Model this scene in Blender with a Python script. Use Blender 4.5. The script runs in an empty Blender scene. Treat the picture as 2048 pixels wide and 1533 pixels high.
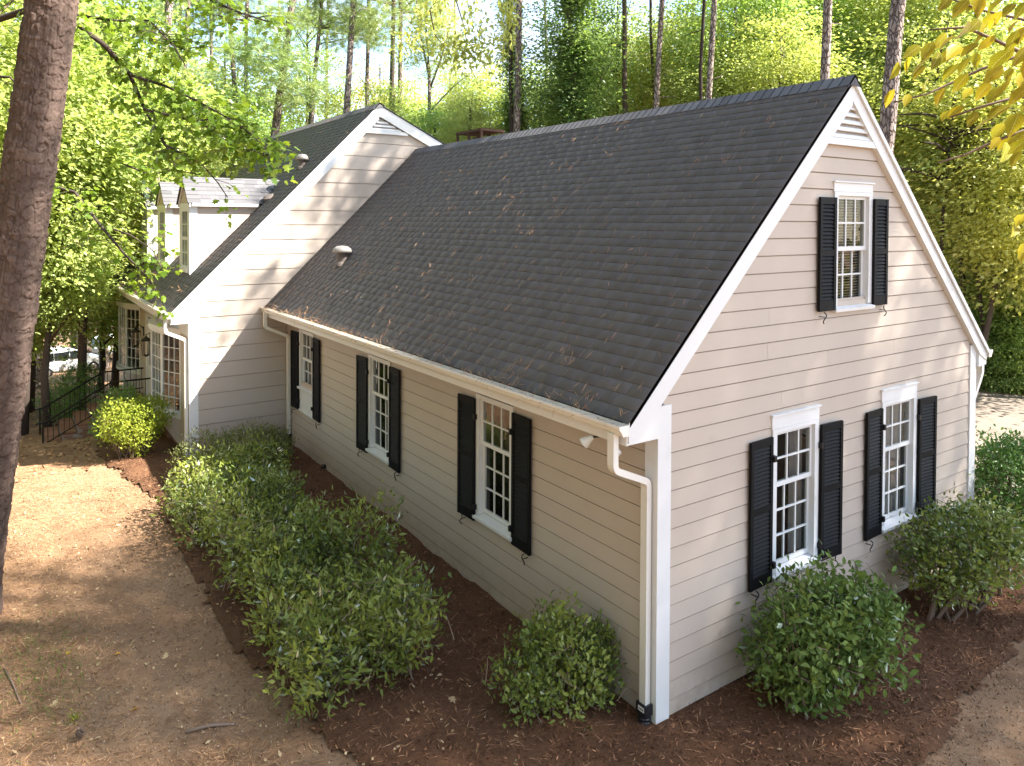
import bpy, math, random
import numpy as np
from mathutils import Matrix, Vector

sc = bpy.context.scene
COL = sc.collection

# ------------------------------------------------------------------ camera, sky, sun, exposure
FPX, PY = 1482.237, 473.915
CAM = np.array([-5.51539, -5.32847, 5.15315])
FW = np.array([0.56955568, 0.8217017, -0.02031373])
RT = np.array([0.82191248, -0.56959846, 0.0041797])
UP = np.array([0.0081362, 0.01907668, 0.99978492])
cam_data = bpy.data.cameras.new("camera")
cam_data.sensor_width = 36.0
cam_data.lens = FPX / 2048 * 36.0
cam_data.shift_y = (PY - 766.5) / 2048
cam_data.clip_start = 0.05
cam_data.clip_end = 600
cam = bpy.data.objects.new("camera", cam_data)
COL.objects.link(cam)
m = Matrix.Identity(4)
for i in range(3):
    m[i][0], m[i][1], m[i][2], m[i][3] = RT[i], UP[i], -FW[i], CAM[i]
cam.matrix_world = m
sc.camera = cam

SUN = np.array([0.935, -0.80, 1.24]); SUN = SUN / np.linalg.norm(SUN)
EL = math.asin(SUN[2]); AZ = math.atan2(SUN[0], SUN[1])
world = bpy.data.worlds.new("World"); sc.world = world
world.use_nodes = True
wn = world.node_tree.nodes; wl = world.node_tree.links
for n in list(wn): wn.remove(n)
w_out = wn.new("ShaderNodeOutputWorld"); w_bg = wn.new("ShaderNodeBackground")
w_sky = wn.new("ShaderNodeTexSky"); w_sky.sky_type = 'NISHITA'; w_sky.sun_disc = False
w_sky.sun_elevation = EL; w_sky.sun_rotation = AZ; w_sky.altitude = 100
w_sky.air_density = 0.9; w_sky.dust_density = 0.8; w_sky.ozone_density = 1.0
w_tc = wn.new("ShaderNodeTexCoord"); w_map = wn.new("ShaderNodeMapping")
w_map.inputs['Scale'].default_value = (1, 1, 2.6)
w_no = wn.new("ShaderNodeTexNoise"); w_no.inputs['Scale'].default_value = 3.2
w_no.inputs['Detail'].default_value = 6; w_no.inputs['Roughness'].default_value = 0.62
w_rmp = wn.new("ShaderNodeValToRGB")
w_rmp.color_ramp.elements[0].position = 0.47; w_rmp.color_ramp.elements[1].position = 0.72
w_mix = wn.new("ShaderNodeMix"); w_mix.data_type = 'RGBA'
w_mix.inputs['B'].default_value = (2.6, 2.6, 2.6, 1)
wl.new(w_tc.outputs['Generated'], w_map.inputs['Vector']); wl.new(w_map.outputs['Vector'], w_no.inputs['Vector'])
wl.new(w_no.outputs['Fac'], w_rmp.inputs['Fac']); wl.new(w_rmp.outputs['Color'], w_mix.inputs['Factor'])
wl.new(w_sky.outputs['Color'], w_mix.inputs['A']); wl.new(w_mix.outputs['Result'], w_bg.inputs['Color'])
w_bg.inputs['Strength'].default_value = 0.108
wl.new(w_bg.outputs['Background'], w_out.inputs['Surface'])

sun_data = bpy.data.lights.new("sun", 'SUN')
sun_data.energy = 4.7; sun_data.angle = math.radians(0.55); sun_data.color = (1.0, 0.945, 0.87)
sun = bpy.data.objects.new("sun", sun_data); COL.objects.link(sun)
sun.rotation_euler = Vector(SUN).to_track_quat('Z', 'Y').to_euler()
sun.location = (20, -20, 30)
sc.view_settings.view_transform = 'Standard'; sc.view_settings.look = 'None'
sc.view_settings.gamma = 1.0; sc.view_settings.use_curve_mapping = False
sc.view_settings.exposure = 2.52
sc.cycles.max_bounces = 8; sc.cycles.diffuse_bounces = 5; sc.cycles.glossy_bounces = 3
sc.cycles.transmission_bounces = 4; sc.cycles.transparent_max_bounces = 8
sc.cycles.caustics_reflective = False; sc.cycles.caustics_refractive = False
sc.cycles.use_denoising = True

# ------------------------------------------------------------------ helpers
def ray(px, py):
    return FW + RT * (px - 1024) / FPX - UP * (py - PY) / FPX

def at_depth(px, py, d):
    return CAM + ray(px, py) * d

def sstep(a, b, x):
    t = np.clip((x - a) / (b - a), 0, 1)
    return t * t * (3 - 2 * t)

def ground_h(x, y):
    x = np.asarray(x, float); y = np.asarray(y, float)
    d = np.clip(y - 12.0, 0, None)
    d2 = np.minimum(d, 45)
    h = -(0.088 * d + 0.0010 * d2 * d2)
    w = 1 - sstep(-1.0, 16.0, x)
    return h * w

def on_ground(px, py):
    d = ray(px, py)
    t = 1.0
    z = 0.0
    for _ in range(60):
        t = (z - CAM[2]) / d[2]
        p = CAM + t * d
        z = 0.5 * z + 0.5 * float(ground_h(p[0], p[1]))
    return CAM + t * d

def tagp(o, label=None, cat=None, group=None, kind=None):
    if label: o["label"] = label
    if cat: o["category"] = cat
    if group: o["group"] = group
    if kind: o["kind"] = kind
    return o

def empty(name, loc, label, cat, group=None):
    o = bpy.data.objects.new(name, None); COL.objects.link(o)
    o.location = loc; o.empty_display_size = 0.2
    return tagp(o, label, cat, group)

def link(name, me, parent=None, loc=None, kind=None):
    o = bpy.data.objects.new(name, me); COL.objects.link(o)
    if parent is not None:
        o.parent = parent
        o.matrix_parent_inverse = Matrix.Identity(4)
    if loc is not None: o.location = loc
    if kind: o["kind"] = kind
    return o

def np_mesh(name, V, F, mat=None, tone=None, smooth=False):
    """V (n,3), F (k,3) or (k,4) arrays"""
    V = np.ascontiguousarray(V, np.float32); F = np.ascontiguousarray(F, np.int32)
    me = bpy.data.meshes.new(name)
    k, c = F.shape
    me.vertices.add(len(V)); me.vertices.foreach_set("co", V.ravel())
    me.loops.add(k * c); me.loops.foreach_set("vertex_index", F.ravel())
    me.polygons.add(k)
    me.polygons.foreach_set("loop_start", np.arange(0, k * c, c, dtype=np.int32))
    me.polygons.foreach_set("loop_total", np.full(k, c, np.int32))
    if smooth: me.polygons.foreach_set("use_smooth", np.ones(k, bool))
    me.update(calc_edges=True)
    if tone is not None:
        a = me.color_attributes.new("tone", 'FLOAT_COLOR', 'POINT')
        t = np.ones((len(V), 4), np.float32); t[:, 0] = tone; t[:, 1] = tone; t[:, 2] = tone
        a.data.foreach_set("color", t.ravel())
    if mat: me.materials.append(mat)
    return me

class MB:
    def __init__(s): s.v = []; s.f = []; s.t = []; s.tone = 0.5
    def add(s, vs, fs):
        b = len(s.v)
        s.v += [tuple(float(c) for c in p) for p in vs]; s.t += [s.tone] * len(vs)
        s.f += [tuple(b + i for i in f) for f in fs]
    def hexa(s, p):  # 8 points: bottom 4 ccw then top 4
        s.add(p, [(0, 3, 2, 1), (4, 5, 6, 7), (0, 1, 5, 4), (1, 2, 6, 5), (2, 3, 7, 6), (3, 0, 4, 7)])
    def box(s, x0, x1, y0, y1, z0, z1):
        x0, x1 = sorted((x0, x1)); y0, y1 = sorted((y0, y1)); z0, z1 = sorted((z0, z1))
        s.hexa([(x0, y0, z0), (x1, y0, z0), (x1, y1, z0), (x0, y1, z0), (x0, y0, z1), (x1, y0, z1), (x1, y1, z1), (x0, y1, z1)])
    def fbox(s, fr, u0, u1, v0, v1, n0, n1):
        u0, u1 = sorted((u0, u1)); v0, v1 = sorted((v0, v1)); n0, n1 = sorted((n0, n1))
        P = [fr(u, v, n) for (u, v, n) in ((u0, v0, n0), (u1, v0, n0), (u1, v0, n1), (u0, v0, n1), (u0, v1, n0), (u1, v1, n0), (u1, v1, n1), (u0, v1, n1))]
        s.hexa(P)
    def prism(s, poly, off):  # poly list of 3d points, extruded by vector off
        n = len(poly); off = np.array(off)
        vs = [np.array(p) for p in poly] + [np.array(p) + off for p in poly]
        fs = [tuple(range(n - 1, -1, -1)), tuple(range(n, 2 * n))]
        fs += [(i, (i + 1) % n, n + (i + 1) % n, n + i) for i in range(n)]
        s.add(vs, fs)
    def tube(s, pts, r, n=8, cap=True, squash=None):
        pts = [np.array(p, float) for p in pts]
        rs = r if hasattr(r, '__len__') else [r] * len(pts)
        rings = []
        ref = np.array([0.31, 0.17, 0.93])
        vs = []
        for i, p in enumerate(pts):
            if i == 0: t = pts[1] - p
            elif i == len(pts) - 1: t = p - pts[i - 1]
            else: t = pts[i + 1] - pts[i - 1]
            t = t / (np.linalg.norm(t) + 1e-9)
            a = np.cross(t, ref)
            if np.linalg.norm(a) < 0.05: a = np.cross(t, np.array([1.0, 0, 0]))
            a /= np.linalg.norm(a); b = np.cross(t, a)
            for k in range(n):
                an = 2 * math.pi * k / n
                vs.append(p + rs[i] * (a * math.cos(an) + b * math.sin(an)))
        fs = []
        for i in range(len(pts) - 1):
            for k in range(n):
                fs.append((i * n + k, i * n + (k + 1) % n, (i + 1) * n + (k + 1) % n, (i + 1) * n + k))
        if cap:
            fs.append(tuple(range(n - 1, -1, -1))); fs.append(tuple((len(pts) - 1) * n + k for k in range(n)))
        s.add(vs, fs)
    def rtube(s, pts, w, d, side):  # rectangular section pipe; side = constant width direction
        pts = [np.array(p, float) for p in pts]; side = np.array(side, float)
        vs = []
        for i, p in enumerate(pts):
            if i == 0: t = pts[1] - p
            elif i == len(pts) - 1: t = p - pts[i - 1]
            else:
                t1 = pts[i] - pts[i - 1]; t2 = pts[i + 1] - pts[i]
                t = t1 / np.linalg.norm(t1) + t2 / np.linalg.norm(t2)
            t /= np.linalg.norm(t); o = np.cross(t, side); o /= np.linalg.norm(o)
            for (a, b) in ((-1, -1), (1, -1), (1, 1), (-1, 1)):
                vs.append(p + side * a * w / 2 + o * b * d / 2)
        fs = []
        for i in range(len(pts) - 1):
            for k in range(4):
                fs.append((i * 4 + k, i * 4 + (k + 1) % 4, i * 4 + 4 + (k + 1) % 4, i * 4 + 4 + k))
        fs.append((3, 2, 1, 0)); e = (len(pts) - 1) * 4; fs.append((e, e + 1, e + 2, e + 3))
        s.add(vs, fs)
    def lathe(s, c, prof, n=16, axis=(0, 0, 1)):
        ax = np.array(axis, float); ax /= np.linalg.norm(ax)
        a = np.cross(ax, np.array([0.3, 0.9, 0.1])); a /= np.linalg.norm(a); b = np.cross(ax, a)
        vs = []
        for (r, h) in prof:
            for k in range(n):
                an = 2 * math.pi * k / n
                vs.append(np.array(c) + ax * h + max(r, 1e-4) * (a * math.cos(an) + b * math.sin(an)))
        fs = []
        for i in range(len(prof) - 1):
            for k in range(n):
                fs.append((i * n + k, i * n + (k + 1) % n, (i + 1) * n + (k + 1) % n, (i + 1) * n + k))
        fs.append(tuple(range(n - 1, -1, -1))); fs.append(tuple((len(prof) - 1) * n + k for k in range(n)))
        s.add(vs, fs)
    def mesh(s, name, mat, smooth=False, bevel=0):
        me = bpy.data.meshes.new(name); me.from_pydata(s.v, [], s.f); me.update()
        a = me.color_attributes.new("tone", 'FLOAT_COLOR', 'POINT')
        t = np.ones((len(s.v), 4), np.float32); t[:, :3] = np.array(s.t, np.float32)[:, None]
        a.data.foreach_set("color", t.ravel())
        if smooth: me.polygons.foreach_set("use_smooth", np.ones(len(me.polygons), bool))
        me.materials.append(mat)
        return me
    def build(s, name, mat, parent=None, kind=None, smooth=False):
        return link(name, s.mesh(name, mat, smooth), parent, None, kind)

# ------------------------------------------------------------------ materials
def nodes_of(mat):
    mat.use_nodes = True
    nt = mat.node_tree
    for n in list(nt.nodes): nt.nodes.remove(n)
    return nt

def mixcol(nt, fac, a, b, blend='MIX'):
    n = nt.nodes.new("ShaderNodeMix"); n.data_type = 'RGBA'; n.blend_type = blend
    for sock, v in (('Factor', fac), ('A', a), ('B', b)):
        if hasattr(v, 'links'): nt.links.new(v, n.inputs[sock])
        elif sock == 'Factor': n.inputs[sock].default_value = v
        else: n.inputs[sock].default_value = (v[0], v[1], v[2], 1)
    return n.outputs['Result']

def noise(nt, scale, detail=4, rough=0.55, vec=None, obj=True, stretch=None):
    n = nt.nodes.new("ShaderNodeTexNoise"); n.inputs['Scale'].default_value = scale
    n.inputs['Detail'].default_value = detail; n.inputs['Roughness'].default_value = rough
    tc = nt.nodes.new("ShaderNodeTexCoord")
    src = tc.outputs['Object']
    if stretch:
        mp = nt.nodes.new("ShaderNodeMapping"); mp.inputs['Scale'].default_value = stretch
        nt.links.new(src, mp.inputs['Vector']); src = mp.outputs['Vector']
    nt.links.new(src, n.inputs['Vector'])
    return n.outputs['Fac']

def ramp(nt, src, p0, p1, c0=(0, 0, 0), c1=(1, 1, 1)):
    n = nt.nodes.new("ShaderNodeValToRGB")
    n.color_ramp.elements[0].position = p0; n.color_ramp.elements[1].position = p1
    n.color_ramp.elements[0].color = (*c0, 1); n.color_ramp.elements[1].color = (*c1, 1)
    nt.links.new(src, n.inputs['Fac'])
    return n.outputs['Color']

def attr_tone(nt):
    n = nt.nodes.new("ShaderNodeAttribute"); n.attribute_name = "tone"
    return n.outputs['Fac']

def finish(nt, color, rough=0.8, bump=None, bump_strength=0.2, bump_dist=0.01, spec=0.5, metallic=0.0, coat=0.0):
    p = nt.nodes.new("ShaderNodeBsdfPrincipled"); o = nt.nodes.new("ShaderNodeOutputMaterial")
    if hasattr(color, 'links'): nt.links.new(color, p.inputs['Base Color'])
    else: p.inputs['Base Color'].default_value = (*color, 1)
    if hasattr(rough, 'links'): nt.links.new(rough, p.inputs['Roughness'])
    else: p.inputs['Roughness'].default_value = rough
    p.inputs['Metallic'].default_value = metallic
    p.inputs['Specular IOR Level'].default_value = spec
    p.inputs['Coat Weight'].default_value = coat
    if bump is not None:
        b = nt.nodes.new("ShaderNodeBump"); b.inputs['Strength'].default_value = bump_strength
        b.inputs['Distance'].default_value = bump_dist
        nt.links.new(bump, b.inputs['Height']); nt.links.new(b.outputs['Normal'], p.inputs['Normal'])
    nt.links.new(p.outputs['BSDF'], o.inputs['Surface'])

def mat_paint(name, c, var=0.12, rough=0.55, grain=None, dirt=None, spec=0.35):
    mt = bpy.data.materials.new(name); nt = nodes_of(mt)
    f1 = noise(nt, 1.3, 5, 0.6); f2 = noise(nt, 28, 4, 0.6, stretch=grain)
    dk = tuple(x * (1 - var) for x in c); lt = tuple(min(1, x * (1 + var * 0.6)) for x in c)
    col = mixcol(nt, f1, dk, lt)
    col = mixcol(nt, mixfac(nt, f2, 0.14), col, tuple(x * 0.8 for x in c))
    if dirt:
        f3 = ramp(nt, noise(nt, 3.1, 8, 0.7), 0.56, 0.75)
        col = mixcol(nt, mixfac(nt, f3, dirt[3]), col, dirt[:3])
    finish(nt, col, rough, f2, 0.12, 0.004, spec)
    return mt

def mixfac(nt, src, k):
    n = nt.nodes.new("ShaderNodeMath"); n.operation = 'MULTIPLY'; n.inputs[1].default_value = k
    nt.links.new(src, n.inputs[0]); return n.outputs[0]

def mat_simple(name, c, rough=0.6, metallic=0.0, spec=0.4, var=0.2, scale=20):
    mt = bpy.data.materials.new(name); nt = nodes_of(mt)
    f = noise(nt, scale, 4)
    finish(nt, mixcol(nt, f, tuple(x * (1 - var) for x in c), tuple(min(1, x * (1 + var)) for x in c)), rough, f, 0.1, 0.004, spec, metallic)
    return mt

def mat_toned(name, lo, hi, rough=0.85, nscale=60, nmix=0.25, ncol=(0, 0, 0), bump=0.3, spec=0.3):
    mt = bpy.data.materials.new(name); nt = nodes_of(mt)
    t = attr_tone(nt)
    col = mixcol(nt, t, lo, hi)
    f = noise(nt, nscale, 3, 0.7)
    col = mixcol(nt, mixfac(nt, f, nmix), col, ncol)
    finish(nt, col, rough, f, bump, 0.006, spec)
    return mt

def mat_leaf(name, c0, c1, trans=0.52, tcol=None, gloss=0.12, rough=0.5):
    mt = bpy.data.materials.new(name); nt = nodes_of(mt)
    t = attr_tone(nt)
    col = mixcol(nt, t, c0, c1)
    oi = nt.nodes.new("ShaderNodeObjectInfo")
    hs = nt.nodes.new("ShaderNodeHueSaturation")
    mr = nt.nodes.new("ShaderNodeMapRange"); mr.inputs['To Min'].default_value = 0.482; mr.inputs['To Max'].default_value = 0.518
    nt.links.new(oi.outputs['Random'], mr.inputs['Value']); nt.links.new(mr.outputs['Result'], hs.inputs['Hue'])
    nt.links.new(col, hs.inputs['Color']); col = hs.outputs['Color']
    df = nt.nodes.new("ShaderNodeBsdfDiffuse"); tr = nt.nodes.new("ShaderNodeBsdfTranslucent")
    gl = nt.nodes.new("ShaderNodeBsdfGlossy"); gl.inputs['Roughness'].default_value = rough
    gl.inputs['Color'].default_value = (0.75, 0.8, 0.75, 1)
    nt.links.new(col, df.inputs['Color'])
    tc = mixcol(nt, 1.0, col, tcol or (1.45, 1.45, 0.85), 'MULTIPLY')
    nt.links.new(tc, tr.inputs['Color'])
    m1 = nt.nodes.new("ShaderNodeMixShader"); m1.inputs[0].default_value = trans
    nt.links.new(df.outputs[0], m1.inputs[1]); nt.links.new(tr.outputs[0], m1.inputs[2])
    fr = nt.nodes.new("ShaderNodeFresnel"); fr.inputs['IOR'].default_value = 1.45
    m2 = nt.nodes.new("ShaderNodeMixShader")
    nt.links.new(mixfac(nt, fr.outputs[0], gloss * 2), m2.inputs[0])
    nt.links.new(m1.outputs[0], m2.inputs[1]); nt.links.new(gl.outputs[0], m2.inputs[2])
    o = nt.nodes.new("ShaderNodeOutputMaterial"); nt.links.new(m2.outputs[0], o.inputs['Surface'])
    return mt

M = {}
def mat_siding():
    mt = bpy.data.materials.new('siding_paint'); nt = nodes_of(mt)
    c = (0.50, 0.422, 0.352)
    f1 = noise(nt, 1.1, 6, 0.65); f2 = noise(nt, 26, 4, 0.6, stretch=(1, 1, 8))
    col = mixcol(nt, f1, tuple(x * .91 for x in c), tuple(x * 1.05 for x in c))
    col = mixcol(nt, mixfac(nt, attr_tone(nt), 0.13), col, tuple(x * .72 for x in c))
    col = mixcol(nt, mixfac(nt, f2, 0.10), col, tuple(x * .8 for x in c))
    spots = ramp(nt, noise(nt, 3.1, 9, 0.74), 0.57, 0.74)
    col = mixcol(nt, mixfac(nt, spots, 0.30), col, (0.36, 0.29, 0.22))
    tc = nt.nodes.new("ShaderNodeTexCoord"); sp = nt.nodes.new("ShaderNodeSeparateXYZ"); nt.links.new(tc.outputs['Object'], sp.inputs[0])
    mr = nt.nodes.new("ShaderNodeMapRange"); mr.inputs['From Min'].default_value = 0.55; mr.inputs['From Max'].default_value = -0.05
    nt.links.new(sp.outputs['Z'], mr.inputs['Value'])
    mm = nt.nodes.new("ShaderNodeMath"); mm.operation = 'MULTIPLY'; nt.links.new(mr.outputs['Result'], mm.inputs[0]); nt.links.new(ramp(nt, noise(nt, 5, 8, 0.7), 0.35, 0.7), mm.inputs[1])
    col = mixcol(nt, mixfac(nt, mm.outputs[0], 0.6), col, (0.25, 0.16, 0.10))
    finish(nt, col, 0.6, f2, 0.15, 0.004, 0.35)
    return mt
M['siding'] = mat_siding()
M['trim'] = mat_paint('white_trim_paint', (0.70, 0.70, 0.69), 0.05, 0.45, dirt=(0.55, 0.53, 0.48, 0.35))
M['gutter'] = mat_paint('gutter_enamel', (0.74, 0.71, 0.65), 0.07, 0.4, dirt=(0.45, 0.40, 0.32, 0.4))
M['shutter'] = mat_paint('black_shutter_paint', (0.006, 0.006, 0.007), 0.25, 0.62, grain=(1, 1, 6), dirt=(0.02, 0.02, 0.02, 0.3), spec=0.15)
M['iron'] = mat_simple('black_iron', (0.012, 0.011, 0.011), 0.5, 0.3)
M['shingle'] = mat_toned('asphalt_shingle', (0.050, 0.048, 0.051), (0.172, 0.166, 0.172), 0.75, 240, 0.35, (0.014, 0.014, 0.014), 0.12, 0.4)
for n_ in M['shingle'].node_tree.nodes:
    if n_.type == 'BSDF_PRINCIPLED':
        n_.inputs['Sheen Weight'].default_value = 0.06; n_.inputs['Sheen Roughness'].default_value = 0.45; n_.inputs['Sheen Tint'].default_value = (0.9, 0.86, 0.82, 1)
M['shingle_edge'] = mat_simple('cut_asphalt_edge_shadow_line', (0.009, 0.009, 0.010), 0.9)  # black cut asphalt, also painting the shadow line under each course
M['roofdeck'] = mat_simple('roof_deck', (0.03, 0.03, 0.03), 0.95)
M['brick'] = mat_toned('brick_clay', (0.16, 0.065, 0.04), (0.33, 0.17, 0.11), 0.9, 45, 0.35, (0.10, 0.06, 0.04))
M['mortar'] = mat_simple('mortar', (0.30, 0.26, 0.21), 0.95)
M['rust'] = mat_simple('rusty_metal', (0.115, 0.060, 0.042), 0.8, 0.2, 0.3, 0.4, 9)
M['vent'] = mat_simple('weathered_vent_pipe', (0.13, 0.105, 0.09), 0.75)
M['pipe_cap_gap_shade'] = mat_simple('weathered_grey_metal_gap_shade', (0.33, 0.30, 0.27), 0.6, 0.3, 0.4, 0.25, 14)
M['blackplastic'] = mat_simple('black_plastic', (0.012, 0.012, 0.016), 0.35, 0, 0.5)
M['label'] = mat_simple('white_sticker', (0.75, 0.75, 0.75), 0.5)
M['ink'] = mat_simple('black_ink', (0.02, 0.02, 0.02), 0.6)
M['room'] = mat_simple('dim_room_colour', (0.035, 0.03, 0.026), 0.9)
M['curtain'] = mat_simple('curtain_cloth', (0.32, 0.27, 0.25), 0.9, 0, 0.1, 0.12, 6)
M['blind'] = mat_simple('white_blind', (0.66, 0.64, 0.60), 0.6)
M['door'] = mat_simple('door_paint', (0.62, 0.60, 0.55), 0.5)
M['lampglass'] = mat_simple('frosted_lamp_glass', (0.70, 0.72, 0.72), 0.25, 0, 0.6, 0.05)
M['lantern'] = mat_simple('bronze_lantern', (0.03, 0.022, 0.016), 0.45, 0.5)

def mat_glass():
    mt = bpy.data.materials.new('window_glass'); nt = nodes_of(mt)
    tr = nt.nodes.new("ShaderNodeBsdfTransparent"); tr.inputs[0].default_value = (0.86, 0.88, 0.87, 1)
    gl = nt.nodes.new("ShaderNodeBsdfGlossy"); gl.inputs['Roughness'].default_value = 0.005
    gl.inputs['Color'].default_value = (1, 1, 1, 1)
    fr = nt.nodes.new("ShaderNodeFresnel"); fr.inputs['IOR'].default_value = 1.55
    wob = noise(nt, 2.2, 1); b = nt.nodes.new("ShaderNodeBump"); b.inputs['Strength'].default_value = 0.05; b.inputs['Distance'].default_value = 0.02
    nt.links.new(wob, b.inputs['Height']); nt.links.new(b.outputs['Normal'], gl.inputs['Normal'])
    ge = nt.nodes.new("ShaderNodeNewGeometry"); iv = nt.nodes.new("ShaderNodeMath"); iv.operation = 'SUBTRACT'; iv.inputs[0].default_value = 1.0
    nt.links.new(ge.outputs['Backfacing'], iv.inputs[1]); ml = nt.nodes.new("ShaderNodeMath"); ml.operation = 'MULTIPLY'
    nt.links.new(fr.outputs[0], ml.inputs[0]); nt.links.new(iv.outputs[0], ml.inputs[1])
    mx = nt.nodes.new("ShaderNodeMixShader"); nt.links.new(ml.outputs[0], mx.inputs[0])
    nt.links.new(tr.outputs[0], mx.inputs[1]); nt.links.new(gl.outputs[0], mx.inputs[2])
    o = nt.nodes.new("ShaderNodeOutputMaterial"); nt.links.new(mx.outputs[0], o.inputs['Surface'])
    return mt
M['glass'] = mat_glass()

def mat_ground(name, cols, scales, bump=0.6, bd=0.03, fine=90):
    mt = bpy.data.materials.new(name); nt = nodes_of(mt)
    a = ramp(nt, noise(nt, scales[0], 6, 0.6), 0.35, 0.68)
    col = mixcol(nt, a, cols[0], cols[1])
    b = ramp(nt, noise(nt, scales[1], 8, 0.72), 0.48, 0.66)
    col = mixcol(nt, mixfac(nt, b, 0.75), col, cols[2])
    f = noise(nt, fine, 5, 0.75)
    g = ramp(nt, f, 0.40, 0.68)
    col = mixcol(nt, mixfac(nt, g, 0.45), col, cols[3])
    f2 = noise(nt, fine * 0.28, 8, 0.75)
    finish(nt, col, 0.95, f2, bump, bd, 0.15)
    return mt
M['ground'] = mat_ground('sandy_pine_straw_soil', [(0.25, 0.145, 0.080), (0.37, 0.235, 0.138), (0.155, 0.080, 0.042), (0.085, 0.045, 0.026)], (0.55, 2.2))
M['mulch'] = mat_ground('dark_bark_mulch', [(0.105, 0.050, 0.026), (0.155, 0.076, 0.040), (0.065, 0.031, 0.017), (0.22, 0.115, 0.062)], (1.2, 7), 1.0, 0.05, 60)
M['drive'] = mat_ground('worn_concrete', [(0.17, 0.14, 0.115), (0.21, 0.175, 0.145), (0.13, 0.10, 0.075), (0.11, 0.09, 0.07)], (0.4, 2), 0.2, 0.01, 40)
M['asphalt'] = mat_ground('old_asphalt', [(0.10, 0.095, 0.09), (0.14, 0.135, 0.13), (0.09, 0.08, 0.07), (0.07, 0.065, 0.06)], (0.4, 2), 0.2, 0.01, 50)
M['straw'] = mat_toned('dry_pine_straw', (0.13, 0.055, 0.024), (0.56, 0.33, 0.165), 0.8, 30, 0.1)
M['rednee'] = mat_toned('fresh_dead_needles', (0.36, 0.15, 0.07), (0.72, 0.42, 0.23), 0.8, 30, 0.1)
M['chips'] = mat_toned('mulch_chips', (0.070, 0.029, 0.014), (0.40, 0.195, 0.10), 0.9, 30, 0.1)
M['crumb'] = mat_toned('soil_crumbs', (0.06, 0.032, 0.018), (0.52, 0.38, 0.25), 0.9, 30, 0.1)
M['deadleaf'] = mat_toned('dead_leaf', (0.22, 0.12, 0.05), (0.55, 0.40, 0.22), 0.7, 30, 0.15)
M['yellowleaf'] = mat_leaf('fallen_yellow_leaf', (0.50, 0.27, 0.03), (0.60, 0.38, 0.06), 0.25)
M['bark'] = mat_toned('pine_bark', (0.018, 0.013, 0.010), (0.155, 0.108, 0.085), 0.95, 34, 0.45, (0.085, 0.055, 0.045), 0.6, 0.15)
def mat_bark_far():
    mt = bpy.data.materials.new('grey_pine_bark'); nt = nodes_of(mt)
    tc = nt.nodes.new("ShaderNodeTexCoord"); mp = nt.nodes.new("ShaderNodeMapping"); mp.inputs['Scale'].default_value = (1, 1, .38)
    nt.links.new(tc.outputs['Object'], mp.inputs['Vector'])
    nz = nt.nodes.new("ShaderNodeTexNoise"); nz.inputs['Scale'].default_value = 9; nt.links.new(mp.outputs[0], nz.inputs['Vector'])
    wv = nt.nodes.new("ShaderNodeMix"); wv.data_type = 'RGBA'; wv.inputs['Factor'].default_value = .12; nt.links.new(mp.outputs[0], wv.inputs['A']); nt.links.new(nz.outputs['Color'], wv.inputs['B'])
    vo = nt.nodes.new("ShaderNodeTexVoronoi"); vo.feature = 'DISTANCE_TO_EDGE'; vo.inputs['Scale'].default_value = 13; nt.links.new(wv.outputs['Result'], vo.inputs['Vector'])
    vc = nt.nodes.new("ShaderNodeTexVoronoi"); vc.inputs['Scale'].default_value = 13; nt.links.new(wv.outputs['Result'], vc.inputs['Vector'])
    e = ramp(nt, vo.outputs['Distance'], 0.01, 0.16)
    bw = nt.nodes.new("ShaderNodeRGBToBW"); nt.links.new(vc.outputs['Color'], bw.inputs[0])
    col = mixcol(nt, bw.outputs[0], (0.17, 0.125, 0.105), (0.38, 0.30, 0.26))
    col = mixcol(nt, mixfac(nt, attr_tone(nt), .35), col, (0.40, 0.34, 0.31))
    col = mixcol(nt, e, (0.07, 0.05, 0.042), col)
    finish(nt, col, 0.95, e, 1.0, 0.03, 0.15)
    return mt
M['bark_far'] = mat_bark_far()
M['bark_dark'] = mat_toned('dark_trunk_bark', (0.05, 0.038, 0.03), (0.14, 0.105, 0.085), 0.95, 7, 0.5, (0.03, 0.022, 0.02), 1.0, 0.15)
M['twig'] = mat_toned('brown_twig', (0.10, 0.065, 0.045), (0.28, 0.20, 0.15), 0.85, 20, 0.2)
M['leaf_dark'] = mat_leaf('leaf_dark_green', (0.11, 0.19, 0.055), (0.24, 0.35, 0.11))
M['leaf_green'] = mat_leaf('leaf_mid_green', (0.17, 0.27, 0.07), (0.34, 0.43, 0.13))
M['leaf_lime'] = mat_leaf('leaf_yellow_green', (0.25, 0.32, 0.085), (0.46, 0.5, 0.17))
M['leaf_gold'] = mat_leaf('leaf_golden', (0.34, 0.36, 0.09), (0.54, 0.53, 0.17))
M['leaf_pale'] = mat_leaf('leaf_pale_green', (0.28, 0.35, 0.11), (0.45, 0.52, 0.2))
M['leaf_autumn'] = mat_leaf('leaf_dull_autumn', (0.15, 0.135, 0.06), (0.28, 0.24, 0.1))
M['needle'] = mat_leaf('pine_needle', (0.17, 0.26, 0.07), (0.38, 0.46, 0.17), 0.3)
M['maple'] = mat_leaf('maple_leaf', (0.085, 0.16, 0.018), (0.27, 0.36, 0.04), 0.5)
M['shrub_gloss'] = mat_leaf('glossy_shrub_leaf', (0.035, 0.095, 0.022), (0.17, 0.25, 0.06), 0.2, gloss=0.14, rough=0.42)
M['hedge'] = mat_leaf('hedge_leaf', (0.03, 0.08, 0.014), (0.31, 0.36, 0.07), 0.3, gloss=0.36, rough=0.34)
M['hedge_pale'] = mat_leaf('pale_shrub_leaf', (0.09, 0.12, 0.03), (0.24, 0.25, 0.09), 0.3)
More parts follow.
